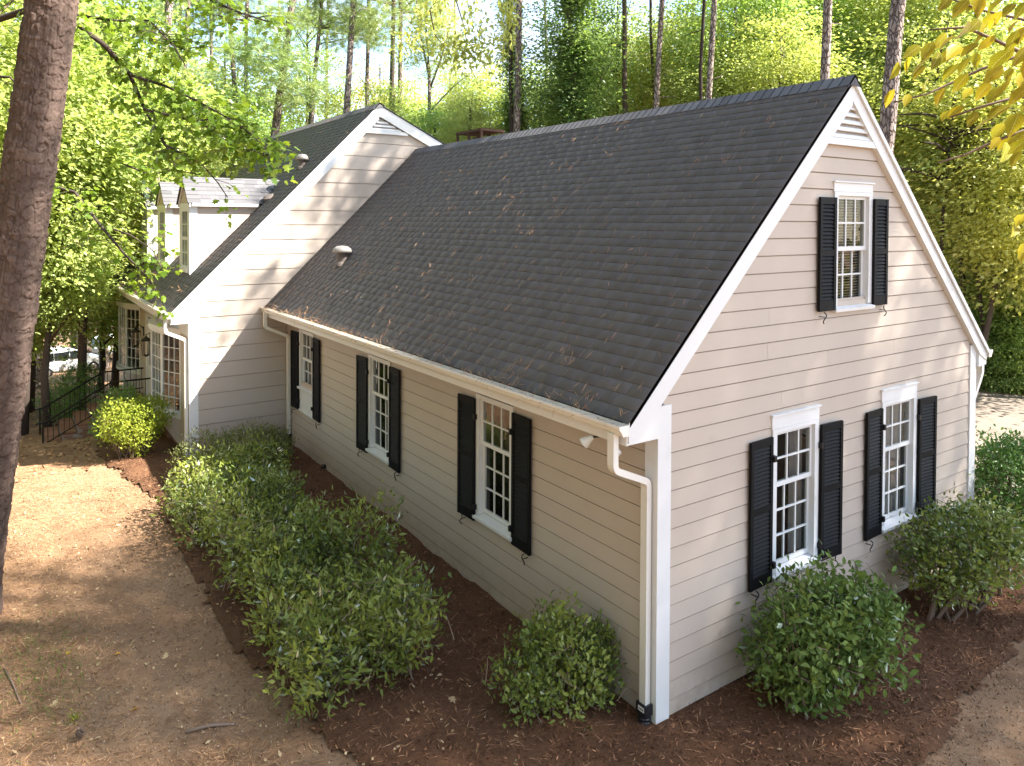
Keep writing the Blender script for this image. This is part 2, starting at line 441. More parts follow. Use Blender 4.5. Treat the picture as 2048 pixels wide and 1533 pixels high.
M['shrub_lit'] = mat_leaf('bright_azalea_leaf', (0.17, 0.22, 0.022), (0.36, 0.4, 0.055), 0.4)
M['goldleaf'] = mat_leaf('big_autumn_leaf', (0.19, 0.2, 0.012), (0.42, 0.35, 0.018), 0.5, gloss=0.08, rough=0.4, tcol=(1.35, 1.2, 0.5))
M['carwhite'] = mat_simple('white_car_paint', (0.72, 0.74, 0.78), 0.2, 0, 0.6, 0.02)
M['carglass'] = mat_simple('car_glass', (0.012, 0.014, 0.016), 0.08, 0, 0.7, 0.05)
M['tyre'] = mat_simple('tyre_rubber', (0.014, 0.014, 0.014), 0.8)
M['tail'] = mat_simple('red_tail_light', (0.40, 0.015, 0.015), 0.2, 0, 0.6)
M['chrome'] = mat_simple('bright_metal', (0.55, 0.55, 0.55), 0.25, 0.9)
M['yellowgrass'] = mat_leaf('weed_green', (0.09, 0.15, 0.03), (0.2, 0.28, 0.06), 0.3)

rng = np.random.default_rng(11)
random.seed(5)

# ------------------------------------------------------------------ ground
def vnoise(x, y, s, seed=0):
    """cheap smooth value noise"""
    x = np.asarray(x) * s; y = np.asarray(y) * s
    xi = np.floor(x).astype(np.int64); yi = np.floor(y).astype(np.int64)
    fx = x - xi; fy = y - yi
    fx = fx * fx * (3 - 2 * fx); fy = fy * fy * (3 - 2 * fy)
    def h(a, b):
        n = (a * 374761393 + b * 668265263 + seed * 1442695041) & 0x7fffffff
        n = ((n ^ (n >> 13)) * 1274126177) & 0x7fffffff
        return ((n ^ (n >> 16)) & 0xffff) / 65535.0
    return (h(xi, yi) * (1 - fx) + h(xi + 1, yi) * fx) * (1 - fy) + (h(xi, yi + 1) * (1 - fx) + h(xi + 1, yi + 1) * fx) * fy

def ground_z(x, y):
    return ground_h(x, y) + 0.05 * (vnoise(x, y, 0.8, 3) - 0.5) + 0.03 * (vnoise(x, y, 2.7, 4) - 0.5) - 0.03

def grid_mesh(name, xs, ys, zf, mat):
    X, Y = np.meshgrid(xs, ys, indexing='ij')
    Z = zf(X, Y)
    V = np.stack([X.ravel(), Y.ravel(), Z.ravel()], 1)
    nx, ny = len(xs), len(ys)
    i = np.arange(nx - 1)[:, None]; j = np.arange(ny - 1)[None, :]
    a = (i * ny + j).ravel()
    F = np.stack([a, a + ny, a + ny + 1, a + 1], 1)
    return np_mesh(name, V, F, mat, smooth=True)
xs = np.concatenate([np.linspace(-160, -20, 36)[:-1], np.arange(-20, 10, 0.22), np.linspace(10, 190, 60)])
ys = np.concatenate([np.linspace(-120, -8, 30)[:-1], np.arange(-8, 26, 0.22), np.linspace(26, 260, 80)])
g = link('ground', grid_mesh('ground', xs, ys, ground_z, M['ground'])); g["kind"] = 'structure'

BED = np.array([(-2.75, 1.0), (-3.0, 2.1), (-3.12, 3.9), (-3.22, 6.2), (-3.18, 8.7), (-3.3, 10.4), (-3.55, 12.2), (-3.7, 13.8), (-3.6, 15.2), (-2.0, 15.6),
                (-1.5, 12.5), (1.0, 12.2), (1.0, 1.0), (8.5, 1.0), (9.6, 0.3), (9.4, -1.3), (6.5, -1.5), (4.4, -1.5), (2.9, -1.66), (1.6, -1.86), (0.2, -1.9), (-1.2, -1.0), (-2.2, 0.0)])
def in_poly(px, py, poly):
    r = np.zeros(px.shape, bool); n = len(poly)
    for i in range(n):
        x0, y0 = poly[i]; x1, y1 = poly[(i + 1) % n]
        c = ((y0 > py) != (y1 > py)) & (px < (x1 - x0) * (py - y0) / (y1 - y0 + 1e-12) + x0)
        r ^= c
    return r
def bed_z(x, y):
    return ground_z(x, y) + 0.030 + 0.035 * vnoise(x, y, 3.2, 9) + 0.02 * vnoise(x, y, 11, 5)
st = 0.07
gx = np.arange(-4.2, 10, st); gy = np.arange(-2.6, 16, st)
X, Y = np.meshgrid(gx, gy, indexing='ij')
Xc, Yc = X[:-1, :-1] + st / 2, Y[:-1, :-1] + st / 2
wob = 0.22
mask = in_poly(Xc + wob * (vnoise(Xc, Yc, 2.3, 21) - .5) + .1 * (vnoise(Xc, Yc, 9, 22) - .5), Yc + wob * (vnoise(Xc, Yc, 2.3, 23) - .5) + .1 * (vnoise(Xc, Yc, 9, 24) - .5), BED)
jx = X + st * 0.6 * (vnoise(X, Y, 17, 31) - .5); jy = Y + st * 0.6 * (vnoise(X, Y, 17, 33) - .5)
# height fades to ground level at the border
pad = np.pad(mask.astype(float), 1)
cnt = sum(np.roll(np.roll(pad, a, 0), b, 1) for a in range(-2, 3) for b in range(-2, 3))[1:-1, 1:-1] / 25
cv = np.pad(cnt, ((0, 1), (0, 1)), mode='edge')
Z = ground_z(jx, jy) + 0.004 + (bed_z(jx, jy) - ground_z(jx, jy)) * np.clip(cv * 1.6 - 0.5, 0.05, 1)
ny = X.shape[1]
ii, jj = np.nonzero(mask); a = ii * ny + jj
F = np.stack([a, a + ny, a + ny + 1, a + 1], 1)
V = np.stack([jx.ravel(), jy.ravel(), Z.ravel()], 1)
used = np.unique(F); remap = -np.ones(len(V), int); remap[used] = np.arange(len(used))
link('mulch_bed', np_mesh('mulch_bed', V[used], remap[F], M['mulch'], smooth=True))["kind"] = 'structure'

# driveway to the right of the house, and a road strip far down the slope
def sheet(name, poly, mat, dz, sub=0.5):
    poly = np.array(poly); x0, y0 = poly.min(0); x1, y1 = poly.max(0)
    gx = np.arange(x0, x1 + sub, sub); gy = np.arange(y0, y1 + sub, sub)
    X, Y = np.meshgrid(gx, gy, indexing='ij'); Xc = X[:-1, :-1] + sub / 2; Yc = Y[:-1, :-1] + sub / 2
    mk = in_poly(Xc, Yc, poly); ny = X.shape[1]
    ii, jj = np.nonzero(mk); a = ii * ny + jj
    F = np.stack([a, a + ny, a + ny + 1, a + 1], 1)
    V = np.stack([X.ravel(), Y.ravel(), (ground_h(X, Y) + dz).ravel()], 1)
    u = np.unique(F); rm = -np.ones(len(V), int); rm[u] = np.arange(len(u))
    o = link(name, np_mesh(name, V[u], rm[F], mat, smooth=True)); o["kind"] = 'structure'
    return o
sheet('driveway', [(9.2, 12), (9.2, 2.6), (8.6, 0.6), (9.6, -0.2), (10.5, -3), (11, -20), (26, -20), (24, -4), (19.6, 4.0), (17.5, 8), (17.5, 12)], M['drive'], 0.022, 0.15)

# ------------------------------------------------------------------ the house
W, L = 6.893, 11.815
ZR, XR, OE, ZE = 6.99, 3.33, 0.50, 3.204         # wing ridge / eave
OG = 0.10
SLW = (ZR - ZE) / (XR + OE)                      # left slope of wing
XER, ZER = W + 0.285, 3.198
SLWR = (ZR - ZER) / (XER - XR)
D, XM, ZMR, XME, ZME = 2.122, 2.271, 8.058, -2.53, 3.189
SLM = (ZMR - ZME) / (XM - XME)
SLMR = 0.4716
YF = 22.25                                       # far end of main block
XMB = 8.6                                        # rear wall of main block
house = empty('house', (0, 0, 0), 'beige clapboard house with dark shingle roofs and black shutters', 'house')

def zroofw(x): return np.where(x <= XR, ZR - SLW * (XR - x), ZR - SLWR * (x - XR))
def zroofm(x): return np.where(x <= XM, ZMR - SLM * (XM - x), ZMR - SLMR * (x - XM))

frG = lambda u, v, n: (u, -n, v)                 # wing gable: u=x, n=-y
frE = lambda u, v, n: (-n, u, v)                 # wing eave wall: u=y, n=-x
frM = lambda u, v, n: (u, L - n, v)              # main gable
frF = lambda u, v, n: (-D - n, u, v)             # main front

# cores behind the cladding; their dark colour stands for room shade seen through windows
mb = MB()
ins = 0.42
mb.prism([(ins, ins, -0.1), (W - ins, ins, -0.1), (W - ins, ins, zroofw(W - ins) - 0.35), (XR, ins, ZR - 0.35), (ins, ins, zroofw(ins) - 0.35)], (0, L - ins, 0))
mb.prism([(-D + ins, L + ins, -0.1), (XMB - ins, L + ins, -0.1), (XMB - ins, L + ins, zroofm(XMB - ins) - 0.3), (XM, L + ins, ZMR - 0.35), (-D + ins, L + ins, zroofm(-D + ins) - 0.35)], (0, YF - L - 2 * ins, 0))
mb.build('dark_room_core', M['room'], house)

# openings (u0,u1,v0,v1)
OPEN_G = [(1.93, 2.69, 1.08, 2.70), (4.30, 5.05, 1.08, 2.70), (3.12, 3.83, 4.13, 5.50)]
OPEN_E = [(2.62, 3.38, 1.08, 2.70), (6.31, 7.07, 1.08, 2.70), (10.06, 10.82, 1.52, 2.70)]
BAYS = [(12.80, 15.65, 0.72, 2.56), (18.70, 21.55, 0.72, 2.56)]
OPEN_F = [BAYS[0], (16.33, 17.45, 0.26, 2.56), BAYS[1]]

def siding(fr, lo_hi, z0, e, zbot, ztop, openings, ua, ub, jrng, thick=0.015, joints=0.5):
    """lap boards; lo_hi(z)->(u_lo,u_hi)"""
    z = z0
    while z > zbot + 1e-6: z -= e
    while z < ztop:
        zb = max(z, zbot); zt = min(z + e + 0.02, ztop)
        if zt - zb < 0.03: z += e; continue
        lo_b, hi_b = lo_hi(zb); lo_t, hi_t = lo_hi(zt)
        lo, hi = min(lo_b, lo_t), max(hi_b, hi_t)
        zc = z + e * 0.5
        cuts = []
        for (a, b, c, d) in openings:
            if c - 0.02 < zc < d + 0.02: cuts.append((a, b))
        cuts.sort(); segs = []; cur = lo
        for a, b in cuts:
            if a > cur: segs.append((cur, a))
            cur = max(cur, b)
        if hi > cur: segs.append((cur, hi))
        out = []
        for a, b in segs:
            p = a
            while b - p > 3.2 and jrng.random() < joints:
                q = p + jrng.uniform(1.2, 3.0)
                if b - q < 0.5: break
                out.append((p, q - 0.0015)); p = q + 0.0015
            out.append((p, b))
        for a, b in out:
            # trapezoid ends along a sloping rake
            al = max(a, lo_b) if a <= lo + 1e-6 else a; at = max(a, lo_t) if a <= lo + 1e-6 else a
            bl = min(b, hi_b) if b >= hi - 1e-6 else b; bt = min(b, hi_t) if b >= hi - 1e-6 else b
            if bl - al < 0.02: continue
            if bt - at < 0.01: at = bt = (at + bt) / 2; at -= 0.005; bt += 0.005
            dj = jrng.uniform(-0.0015, 0.0015); tn = thick + dj
            s = MB(); s.tone = jrng.random()
            gz = zt - 0.033 if zt > z + e else zt - 0.002
            gz = max(gz, zb + 0.012)
            prof = [(-0.03, zb), (tn, zb), (0.004, gz), (-0.018, gz + 0.001), (-0.018, zt), (-0.03, zt)]
            vs = []
            for side in (0, 1):
                for (nn, zz) in prof:
                    k = (zz - zb) / (zt - zb); uu = (al + (at - al) * k) if side == 0 else (bl + (bt - bl) * k)
                    vs.append(fr(uu, zz, nn))
            s.add(vs, [(5, 4, 3, 2, 1, 0), (6, 7, 8, 9, 10, 11)] + [(i, (i + 1) % 6, 6 + (i + 1) % 6, 6 + i) for i in range(6)])
            s.build('siding_board', M['siding'], house)
        z += e

jr = random.Random(4)
def lim_wing(z):
    if z < 3.30: return (0.15, W - 0.15)
    return (max(0.0, XR - (ZR - 0.24 - z) / SLW), min(W, XR + (ZR - 0.24 - z) / SLWR))
siding(frG, lim_wing, 0.176, 0.2, 0.02, 6.20, OPEN_G, 0, W, jr)
siding(frE, lambda z: (0.13, L - 0.01), 0.176, 0.2, -0.02, 3.05, OPEN_E, 0, L, jr, thick=0.013)
def lim_main(z):
    hi = min(XM + (ZMR - 0.2 - z) / SLMR, 7.5)
    # hidden behind the wing (roof and rooms)
    if z < 3.1: hi = min(hi, -0.013)
    else: hi = min(hi, max(XR - (ZR - z) / SLW + 0.05, -0.013) if z < ZR else hi)
    lo = -D + 0.15 if z < 3.35 else XM - (ZMR - 0.24 - z) / SLM
    return (lo, hi)
siding(frM, lim_main, 0.334, 0.338, -0.02, 7.45, [], 0, 0, jr, joints=0.25)
siding(frF, lambda z: (L + 0.13, YF - 0.12), 0.334, 0.2, -0.02, 3.05, OPEN_F, 0, 0, jr, thick=0.012)

# trim: corner boards, rake boards, eave boxes, vents
def tri(name, fr, pts, n0, n1, mat=M['trim']):
    s = MB(); s.prism([fr(u, v, n0) for u, v in pts], np.array(fr(0, 0, n1)) - np.array(fr(0, 0, n0)))
    return s.build(name, mat, house)
s = MB(); s.fbox(frG, -0.028, 0.165, -0.02, 3.28, -0.01, 0.030); s.build('corner_board', M['trim'], house)
s = MB(); s.fbox(frE, 0.0125, 0.155, -0.02, 3.04, -0.01, 0.026); s.build('corner_board', M['trim'], house)
s = MB(); s.fbox(frG, W - 0.165, W + 0.026, -0.02, 3.28, -0.01, 0.030); s.build('corner_board', M['trim'], house)
s = MB(); s.fbox(frM, -D - 0.028, -D + 0.165, -0.15, 3.30, -0.01, 0.030); s.build('corner_board', M['trim'], house)
s = MB(); s.fbox(frF, L + 0.0125, L + 0.15, -0.15, 3.04, -0.01, 0.026); s.build('corner_board', M['trim'], house)
s = MB(); s.fbox(frF, YF - 0.14, YF + 0.03, -0.9, 3.04, -0.01, 0.026); s.build('corner_board', M['trim'], house)

def rake(fr, xr, zr, xe, ze, wv, n0, n1):
    """board under the roof edge from ridge (xr,zr) to eave (xe,ze), vertical depth wv"""
    dz = 0.025
    return tri('rake_board', fr, [(xr, zr - dz), (xe, ze - dz), (xe, ze - dz - wv * (0.62)), (xe + (0.2 if xe < xr else -0.2), ze - dz - wv + 0.2 * ((zr - ze) / abs(xr - xe))), (xr, zr - dz - wv)], n0, n1)
rake(frG, XR, ZR, -OE + 0.02, ZE + 0.02, 0.33, -0.005, OG - 0.02)
rake(frG, XR + 0.001, ZR, XER - 0.02, ZER + 0.02, 0.27, -0.005, OG - 0.022)
s = MB(); s.prism([frG(XR + 0.002, ZR - 0.012, OG - 0.02), frG(XER - 0.01, ZER + 0.005, OG - 0.02), frG(XER - 0.01, ZER - 0.075, OG - 0.02), frG(XR + 0.002, ZR - 0.09, OG - 0.02)], np.array(frG(0, 0, OG + 0.008)) - np.array(frG(0, 0, OG - 0.02)))
s.build('rake_moulding', M['trim'], house)
rake(frM, XM, ZMR, XME + 0.02, ZME + 0.02, 0.36, -0.005, 0.10)
rake(frM, XM + 0.001, ZMR, XMB + 0.3, ZMR - SLMR * (XMB + 0.3 - XM), 0.27, -0.005, 0.098)
# eave return boxes
tri('eave_return', frG, [(-OE + 0.005, 2.97), (-0.035, 2.97), (-0.035, float(zroofw(-0.035)) - 0.05), (-OE + 0.005, ZE - 0.06)], 0.0, OG - 0.035)
tri('eave_return', frG, [(W + 0.032, 2.94), (XER - 0.01, 2.96), (XER - 0.01, ZER - 0.05), (W + 0.032, float(zroofw(W + 0.035)) - 0.05)], 0.0, OG - 0.035)
tri('eave_return', frM, [(XME + 0.005, 2.93), (-D - 0.033, 2.93), (-D - 0.033, float(zroofm(-D - 0.03)) - 0.05), (XME + 0.005, ZME - 0.06)], 0.0, 0.085)
# soffits + fascia + frieze
s = MB(); s.box(-OE + 0.03, 0.0, 0.002, L - 0.005, 2.985, 3.0); s.build('soffit', M['siding'], house)
s = MB(); s.box(-OE - 0.0, -OE + 0.025, -0.06, L - 0.005, 2.965, 3.16); s.build('fascia_board', M['trim'], house)
s = MB(); s.fbox(frE, 0.16, L - 0.02, 2.84, 2.985, -0.005, 0.030); s.build('frieze_board', M['siding'], house)
s = MB(); s.box(W + 0.03, XER - 0.03, 0.002, L, 2.96, 2.975); s.build('soffit', M['trim'], house)
s = MB(); s.box(XER - 0.025, XER, -0.06, L, 2.95, 3.16); s.build('fascia_board', M['trim'], house)
s = MB(); s.box(XME + 0.03, -D, L + 0.002, YF, 2.95, 2.965); s.build('soffit', M['trim'], house)
s = MB(); s.box(XME, XME + 0.025, L - 0.06, YF + 0.1, 2.93, 3.14); s.build('fascia_board', M['trim'], house)
s = MB(); s.fbox(frF, L + 0.16, YF - 0.15, 2.62, 2.95, -0.005, 0.028); s.build('frieze_board', M['trim'], house)
# side wall of the wing at the back, rear wall of the main block, far gable (unseen from the photograph, keep the shell closed)
s = MB(); s.box(W - 0.02, W + 0.012, 0.005, L, -0.02, 2.96); s.build('side_wall', M['siding'], house)
s = MB(); s.box(XMB, XMB + 0.02, L, YF, -0.02, float(zroofm(XMB)) - 0.1); s.build('rear_wall', M['siding'], house)
s = MB(); s.prism([(-D, YF, -1.2), (XMB, YF, -1.2), (XMB, YF, float(zroofm(XMB)) - .1), (XM, YF, ZMR - .1), (-D, YF, float(zroofm(-D)) - .1)], (0, 0.02, 0)); s.build('far_gable_wall', M['siding'], house)
s = MB(); s.prism([(W, L + 0.0, -0.02), (XMB, L, -0.02), (XMB, L, float(zroofm(XMB)) - .1), (W, L, float(zroofm(W)) - .1)], (0, 0.02, 0)); s.build('rear_gable_wall', M['siding'], house)

def vent(fr, xc, zap, zb, sl_l, sl_r, e):
    v = MB(); v.prism([fr(xc, zap, 0.012), fr(xc - (zap - zb) / sl_l, zb, 0.012), fr(xc + (zap - zb) / sl_r, zb, 0.012)], np.array(fr(0, 0, 0.022)) - np.array(fr(0, 0, 0.012)))
    vo = v.build('gable_vent', M['pipe_cap_gap_shade'], house)  # grey backing paints the shade between the louvres
    z = zb + 0.01
    while z < zap - 0.07:
        a = xc - (zap - z - 0.035) / sl_l; b = xc + (zap - z - 0.035) / sl_r
        s = MB(); s.hexa([fr(a, z, 0.05), fr(b, z, 0.05), fr(b, z + 0.008, 0.062), fr(a, z + 0.008, 0.062), fr(a + 0.03, z + e * 0.55, 0.024), fr(b - 0.03, z + e * 0.55, 0.024), fr(b - 0.03, z + e * 0.55 + 0.008, 0.036), fr(a + 0.03, z + e * 0.55 + 0.008, 0.036)])
        s.build('louvre', M['trim'], vo)
        z += e
    s = MB(); s.fbox(fr, xc - (zap - zb) / sl_l - 0.08, xc + (zap - zb) / sl_r + 0.08, zb - 0.075, zb + 0.008, 0.0, 0.074); s.build('sill', M['trim'], vo)
vent(frG, XR + 0.06, ZR - 0.30, 6.20, SLW, SLWR, 0.092)
vent(frM, XM + 0.06, ZMR - 0.34, 7.40, SLM, SLMR, 0.085)

# ---- windows
PANES = {}
def window(fr, key, o, head=True, split=None, rows=(2, 3), cols=3, curtain=None, header_h=0.17, panel=None, vblind=False):
    u0, u1, v0, v1 = o
    w = MB()
    # casing
    cz = 0.032
    w.fbox(fr, u0 - 0.075, u0 + 0.005, v0 - 0.02, v1 - 0.003, -0.09, cz)
    w.fbox(fr, u1 - 0.005, u1 + 0.075, v0 - 0.02, v1 - 0.003, -0.09, cz)
    w.fbox(fr, u0 - 0.075, u1 + 0.075, v1 - 0.003, v1 + 0.045, -0.09, cz)
    wo = w.build('window', M['trim'], house)
    if head:
        s = MB(); s.fbox(fr, u0 - 0.085, u1 + 0.085, v1 + 0.047, v1 + 0.03 + header_h, 0, 0.028)
        s.fbox(fr, u0 - 0.1, u1 + 0.1, v1 + 0.032 + header_h, v1 + 0.05 + header_h, 0, 0.05)
        s.build('head_board', M['trim'], wo)
    s = MB(); P = [fr(u0 - 0.09, v0 - 0.09, 0), fr(u1 + 0.09, v0 - 0.09, 0), fr(u1 + 0.09, v0 - 0.09, 0.075), fr(u0 - 0.09, v0 - 0.09, 0.075),
                   fr(u0 - 0.09, v0 - 0.012, -0.06), fr(u1 + 0.09, v0 - 0.012, -0.06), fr(u1 + 0.09, v0 - 0.05, 0.08), fr(u0 - 0.09, v0 - 0.05, 0.08)]
    s.hexa(P); s.build('sill', M['trim'], wo)
    vs = split
    def sash(a, b, c, d, nr, n):
        s = MB(); f = 0.04
        s.fbox(fr, a, a + f, c, d, n - 0.03, n); s.fbox(fr, b - f, b, c, d, n - 0.03, n)
        s.fbox(fr, a + f, b - f, c, c + f + 0.015, n - 0.03, n - 0.0005); s.fbox(fr, a + f, b - f, d - f, d, n - 0.03, n - 0.0005)
        ia, ib, ic, id_ = a + f, b - f, c + f + 0.015, d - f
        pw = (ib - ia) / cols; ph = (id_ - ic) / nr; mw = 0.011
        for i in range(1, cols): s.fbox(fr, ia + i * pw - mw, ia + i * pw + mw, ic, id_, n - 0.026, n - 0.004)
        for j in range(1, nr):
            for i in range(cols): s.fbox(fr, ia + i * pw + (mw if i else 0), ia + (i + 1) * pw - (mw if i < cols - 1 else 0), ic + j * ph - mw, ic + j * ph + mw, n - 0.0255, n - 0.0045)
        s.build('sash', M['trim'], wo)
        for i in range(cols):
            for j in range(nr):
                q = MB(); q.fbox(fr, ia + i * pw, ia + (i + 1) * pw, ic + j * ph, ic + (j + 1) * ph, n - 0.018, n - 0.013)
                q.build('pane', M['glass'], wo)
    sash(u0 + 0.004, u1 - 0.004, vs - 0.02, v1 - 0.005, rows[0], -0.012)
    sash(u0 + 0.004, u1 - 0.004, v0, vs + 0.02, rows[1], -0.046)
    if panel:
        s = MB(); s.fbox(fr, u0 - 0.07, u1 + 0.07, panel[0], v0 - 0.092, 0.0, 0.022); s.fbox(fr, u0 - 0.02, u1 + 0.02, panel[0] + 0.05, v0 - 0.14, 0.022, 0.03)
        s.fbox(fr, u0 - 0.09, u1 + 0.09, panel[0] - 0.04, panel[0], 0, 0.05); s.build('panel', M['trim'], wo)
    if curtain:
        for (a, b) in curtain:
            n = 26; V = []; Fc = []
            for i in range(n + 1):
                uu = a + (b - a) * i / n; d = -0.15 + 0.022 * math.sin(i * 1.9)
                V += [fr(uu, v0 + 0.02, d), fr(uu, v1 - 0.05, d)]
            Fc = [(2 * i, 2 * i + 2, 2 * i + 3, 2 * i + 1) for i in range(n)]
            s = MB(); s.add(V, Fc); s.build('curtain', M['curtain'], wo, smooth=True)
    if vblind:
        s = MB(); z = v0 + 0.03
        while z < v1 - 0.04:
            P = [fr(u0 + 0.02, z, -0.13), fr(u1 - 0.02, z, -0.13), fr(u1 - 0.02, z + 0.004, -0.13), fr(u0 + 0.02, z + 0.004, -0.13),
                 fr(u0 + 0.02, z + 0.016, -0.10), fr(u1 - 0.02, z + 0.016, -0.10), fr(u1 - 0.02, z + 0.02, -0.10), fr(u0 + 0.02, z + 0.02, -0.10)]
            s.add([P[0], P[1], P[5], P[4]], [(0, 1, 2, 3)]); z += 0.036
        s.build('blind', M['blind'], wo, kind='stuff')
    return wo
window(frG, 'g', OPEN_G[0], split=2.06, rows=(2, 3), curtain=[(2.42, 2.68), (1.94, 2.05)])
window(frG, 'g', OPEN_G[1], split=2.06, rows=(2, 3), curtain=[(4.62, 5.04)])
window(frG, 'g', OPEN_G[2], split=4.82, rows=(2, 2), vblind=True, header_h=0.13)
window(frE, 'e', OPEN_E[0], split=2.06, rows=(2, 3), head=False, curtain=[(2.63, 2.75)])
window(frE, 'e', OPEN_E[1], split=2.06, rows=(2, 3), head=False)
window(frE, 'e', OPEN_E[2], split=2.10, rows=(2, 2), head=False, panel=(0.97, 1), curtain=[(10.08, 10.8)])

# ---- shutters
SLAT_BUDGET = [300]
def shutter(fr, u0, u1, v0, v1, mid, single=True, tilt=0.0):
    n0, n1 = 0.035, 0.07
    t = lambda u, n: n + tilt * (u - u0)
    f2 = lambda u, v, n: fr(u, v, t(u, n))
    s = MB(); stl = 0.05
    s.fbox(f2, u0, u0 + stl, v0, v1, n0, n1); s.fbox(f2, u1 - stl, u1, v0, v1, n0, n1)
    rails = [(v0, v0 + 0.13), (mid - 0.035, mid + 0.035), (v1 - 0.085, v1)]
    for a, b in rails: s.fbox(f2, u0 + stl, u1 - stl, a, b, n0 + 0.002, n1 - 0.003)
    so = s.build('shutter', M['shutter'], house)
    sl = []
    for a, b in ((v0 + 0.13, mid - 0.035), (mid + 0.035, v1 - 0.085)):
        k = int(round((b - a) / 0.047)); st = (b - a) / k
        for i in range(k): sl.append(a + i * st)
    st = 0.047
    P = [(u0 + stl, 0.0, n1 - 0.008), (u1 - stl, 0, n1 - 0.008), (u1 - stl, 0.007, n1 - 0.004), (u0 + stl, 0.007, n1 - 0.004),
         (u0 + stl, 0.043, n0 + 0.004), (u1 - stl, 0.043, n0 + 0.004), (u1 - stl, 0.050, n0 + 0.008), (u0 + stl, 0.050, n0 + 0.008)]
    if single and SLAT_BUDGET[0] >= len(sl):
        SLAT_BUDGET[0] -= len(sl)
        q = MB(); q.hexa([f2(*p) for p in P]); me = q.mesh('slat', M['shutter'])
        for z in sl: link('slat', me, so, (0, 0, z))
    else:
        q = MB()
        for z in sl: q.hexa([f2(p[0], p[1] + z, p[2]) for p in P])
        q.build('slat', M['shutter'], so, kind='stuff')
    # hinges and S-shaped holdback
    q = MB()
    return so
def holdback(fr, u, v, sgn, so):
    q = MB(); pts = []
    for i in range(13):
        a = i / 12; pts.append(fr(u + sgn * 0.03 * math.sin(a * 2 * math.pi), v + 0.03 - 0.14 * a, 0.07 + 0.02 * math.sin(a * math.pi)))
    q.tube(pts, 0.007, 6)
    q.tube([fr(u, v - 0.03, 0.0), fr(u, v - 0.03, 0.08)], 0.006, 5)
    q.build('holdback', M['iron'], so)
def hinges(fr, u, vs, so):
    for v in vs:
        q = MB(); q.fbox(fr, u - 0.022, u + 0.022, v - 0.035, v + 0.035, 0.033, 0.078)
        q.build('hinge', M['iron'], so)
for (ul, ur, v0, v1, mid) in [((1.42, 1.845), (2.78, 3.20), 0.98, 2.67, 1.86), ((3.80, 4.215), (5.145, 5.58), 0.98, 2.67, 1.86)]:
    a = shutter(frG, *ul, v0, v1, mid, tilt=-0.05); holdback(frG, ul[0] + 0.1, v0 - 0.04, 1, a); hinges(frG, ul[1] + 0.004, (v0 + 0.2, v1 - 0.25), a)
    b = shutter(frG, *ur, v0, v1, mid, tilt=0.05); holdback(frG, ur[1] - 0.1, v0 - 0.04, -1, b); hinges(frG, ur[0] - 0.004, (v0 + 0.2, v1 - 0.25), b)
a = shutter(frG, 2.69, 3.035, 4.07, 5.47, 4.78); holdback(frG, 2.78, 4.03, 1, a)
b = shutter(frG, 3.905, 4.235, 4.07, 5.47, 4.78); holdback(frG, 4.15, 4.03, -1, b)
for i, (c, half) in enumerate(((3.0, 0.44), (6.69, 0.44), (10.44, 0.44))):
    r = shutter(frE, c - half - 0.43, c - half - 0.01, 0.95, 2.67, 1.86, single=(i < 2), tilt=-0.04); holdback(frE, c - half - 0.33, 0.91, 1, r); hinges(frE, c - half - 0.002, (1.15, 2.42), r)
    l = shutter(frE, c + half + 0.01, c + half + 0.43, 0.95, 2.67, 1.86, single=(i < 2), tilt=0.04); holdback(frE, c + half + 0.33, 0.91, -1, l); hinges(frE, c + half + 0.002, (1.15, 2.42), l)

# ---- roofs: deck slabs and shingles
def slab(x0, z0, x1, z1, y0, y1, th=0.09):
    s = MB(); s.prism([(x0, y0, z0 - 0.006), (x1, y0, z1 - 0.006), (x1, y0, z1 - th), (x0, y0, z0 - th)], (0, y1 - y0, 0)); return s
slab(-OE + 0.03, ZE + 0.03, XR, ZR, -OG + 0.02, L - 0.02).build('roof_deck', M['roofdeck'], house)
slab(XR + .002, ZR, XER - 0.03, ZER + 0.03, -OG + 0.02, L - 0.02).build('roof_deck', M['roofdeck'], house)
slab(XME + 0.03, ZME + 0.03, XM, ZMR, L - 0.09, YF + 0.1).build('roof_deck', M['roofdeck'], house)
slab(XM + .002, ZMR, XMB + 0.35, ZMR - SLMR * (XMB + 0.35 - XM), L - 0.09, YF + 0.1).build('roof_deck', M['roofdeck'], house)
SH = []   # (distance, verts(8,3), tone)
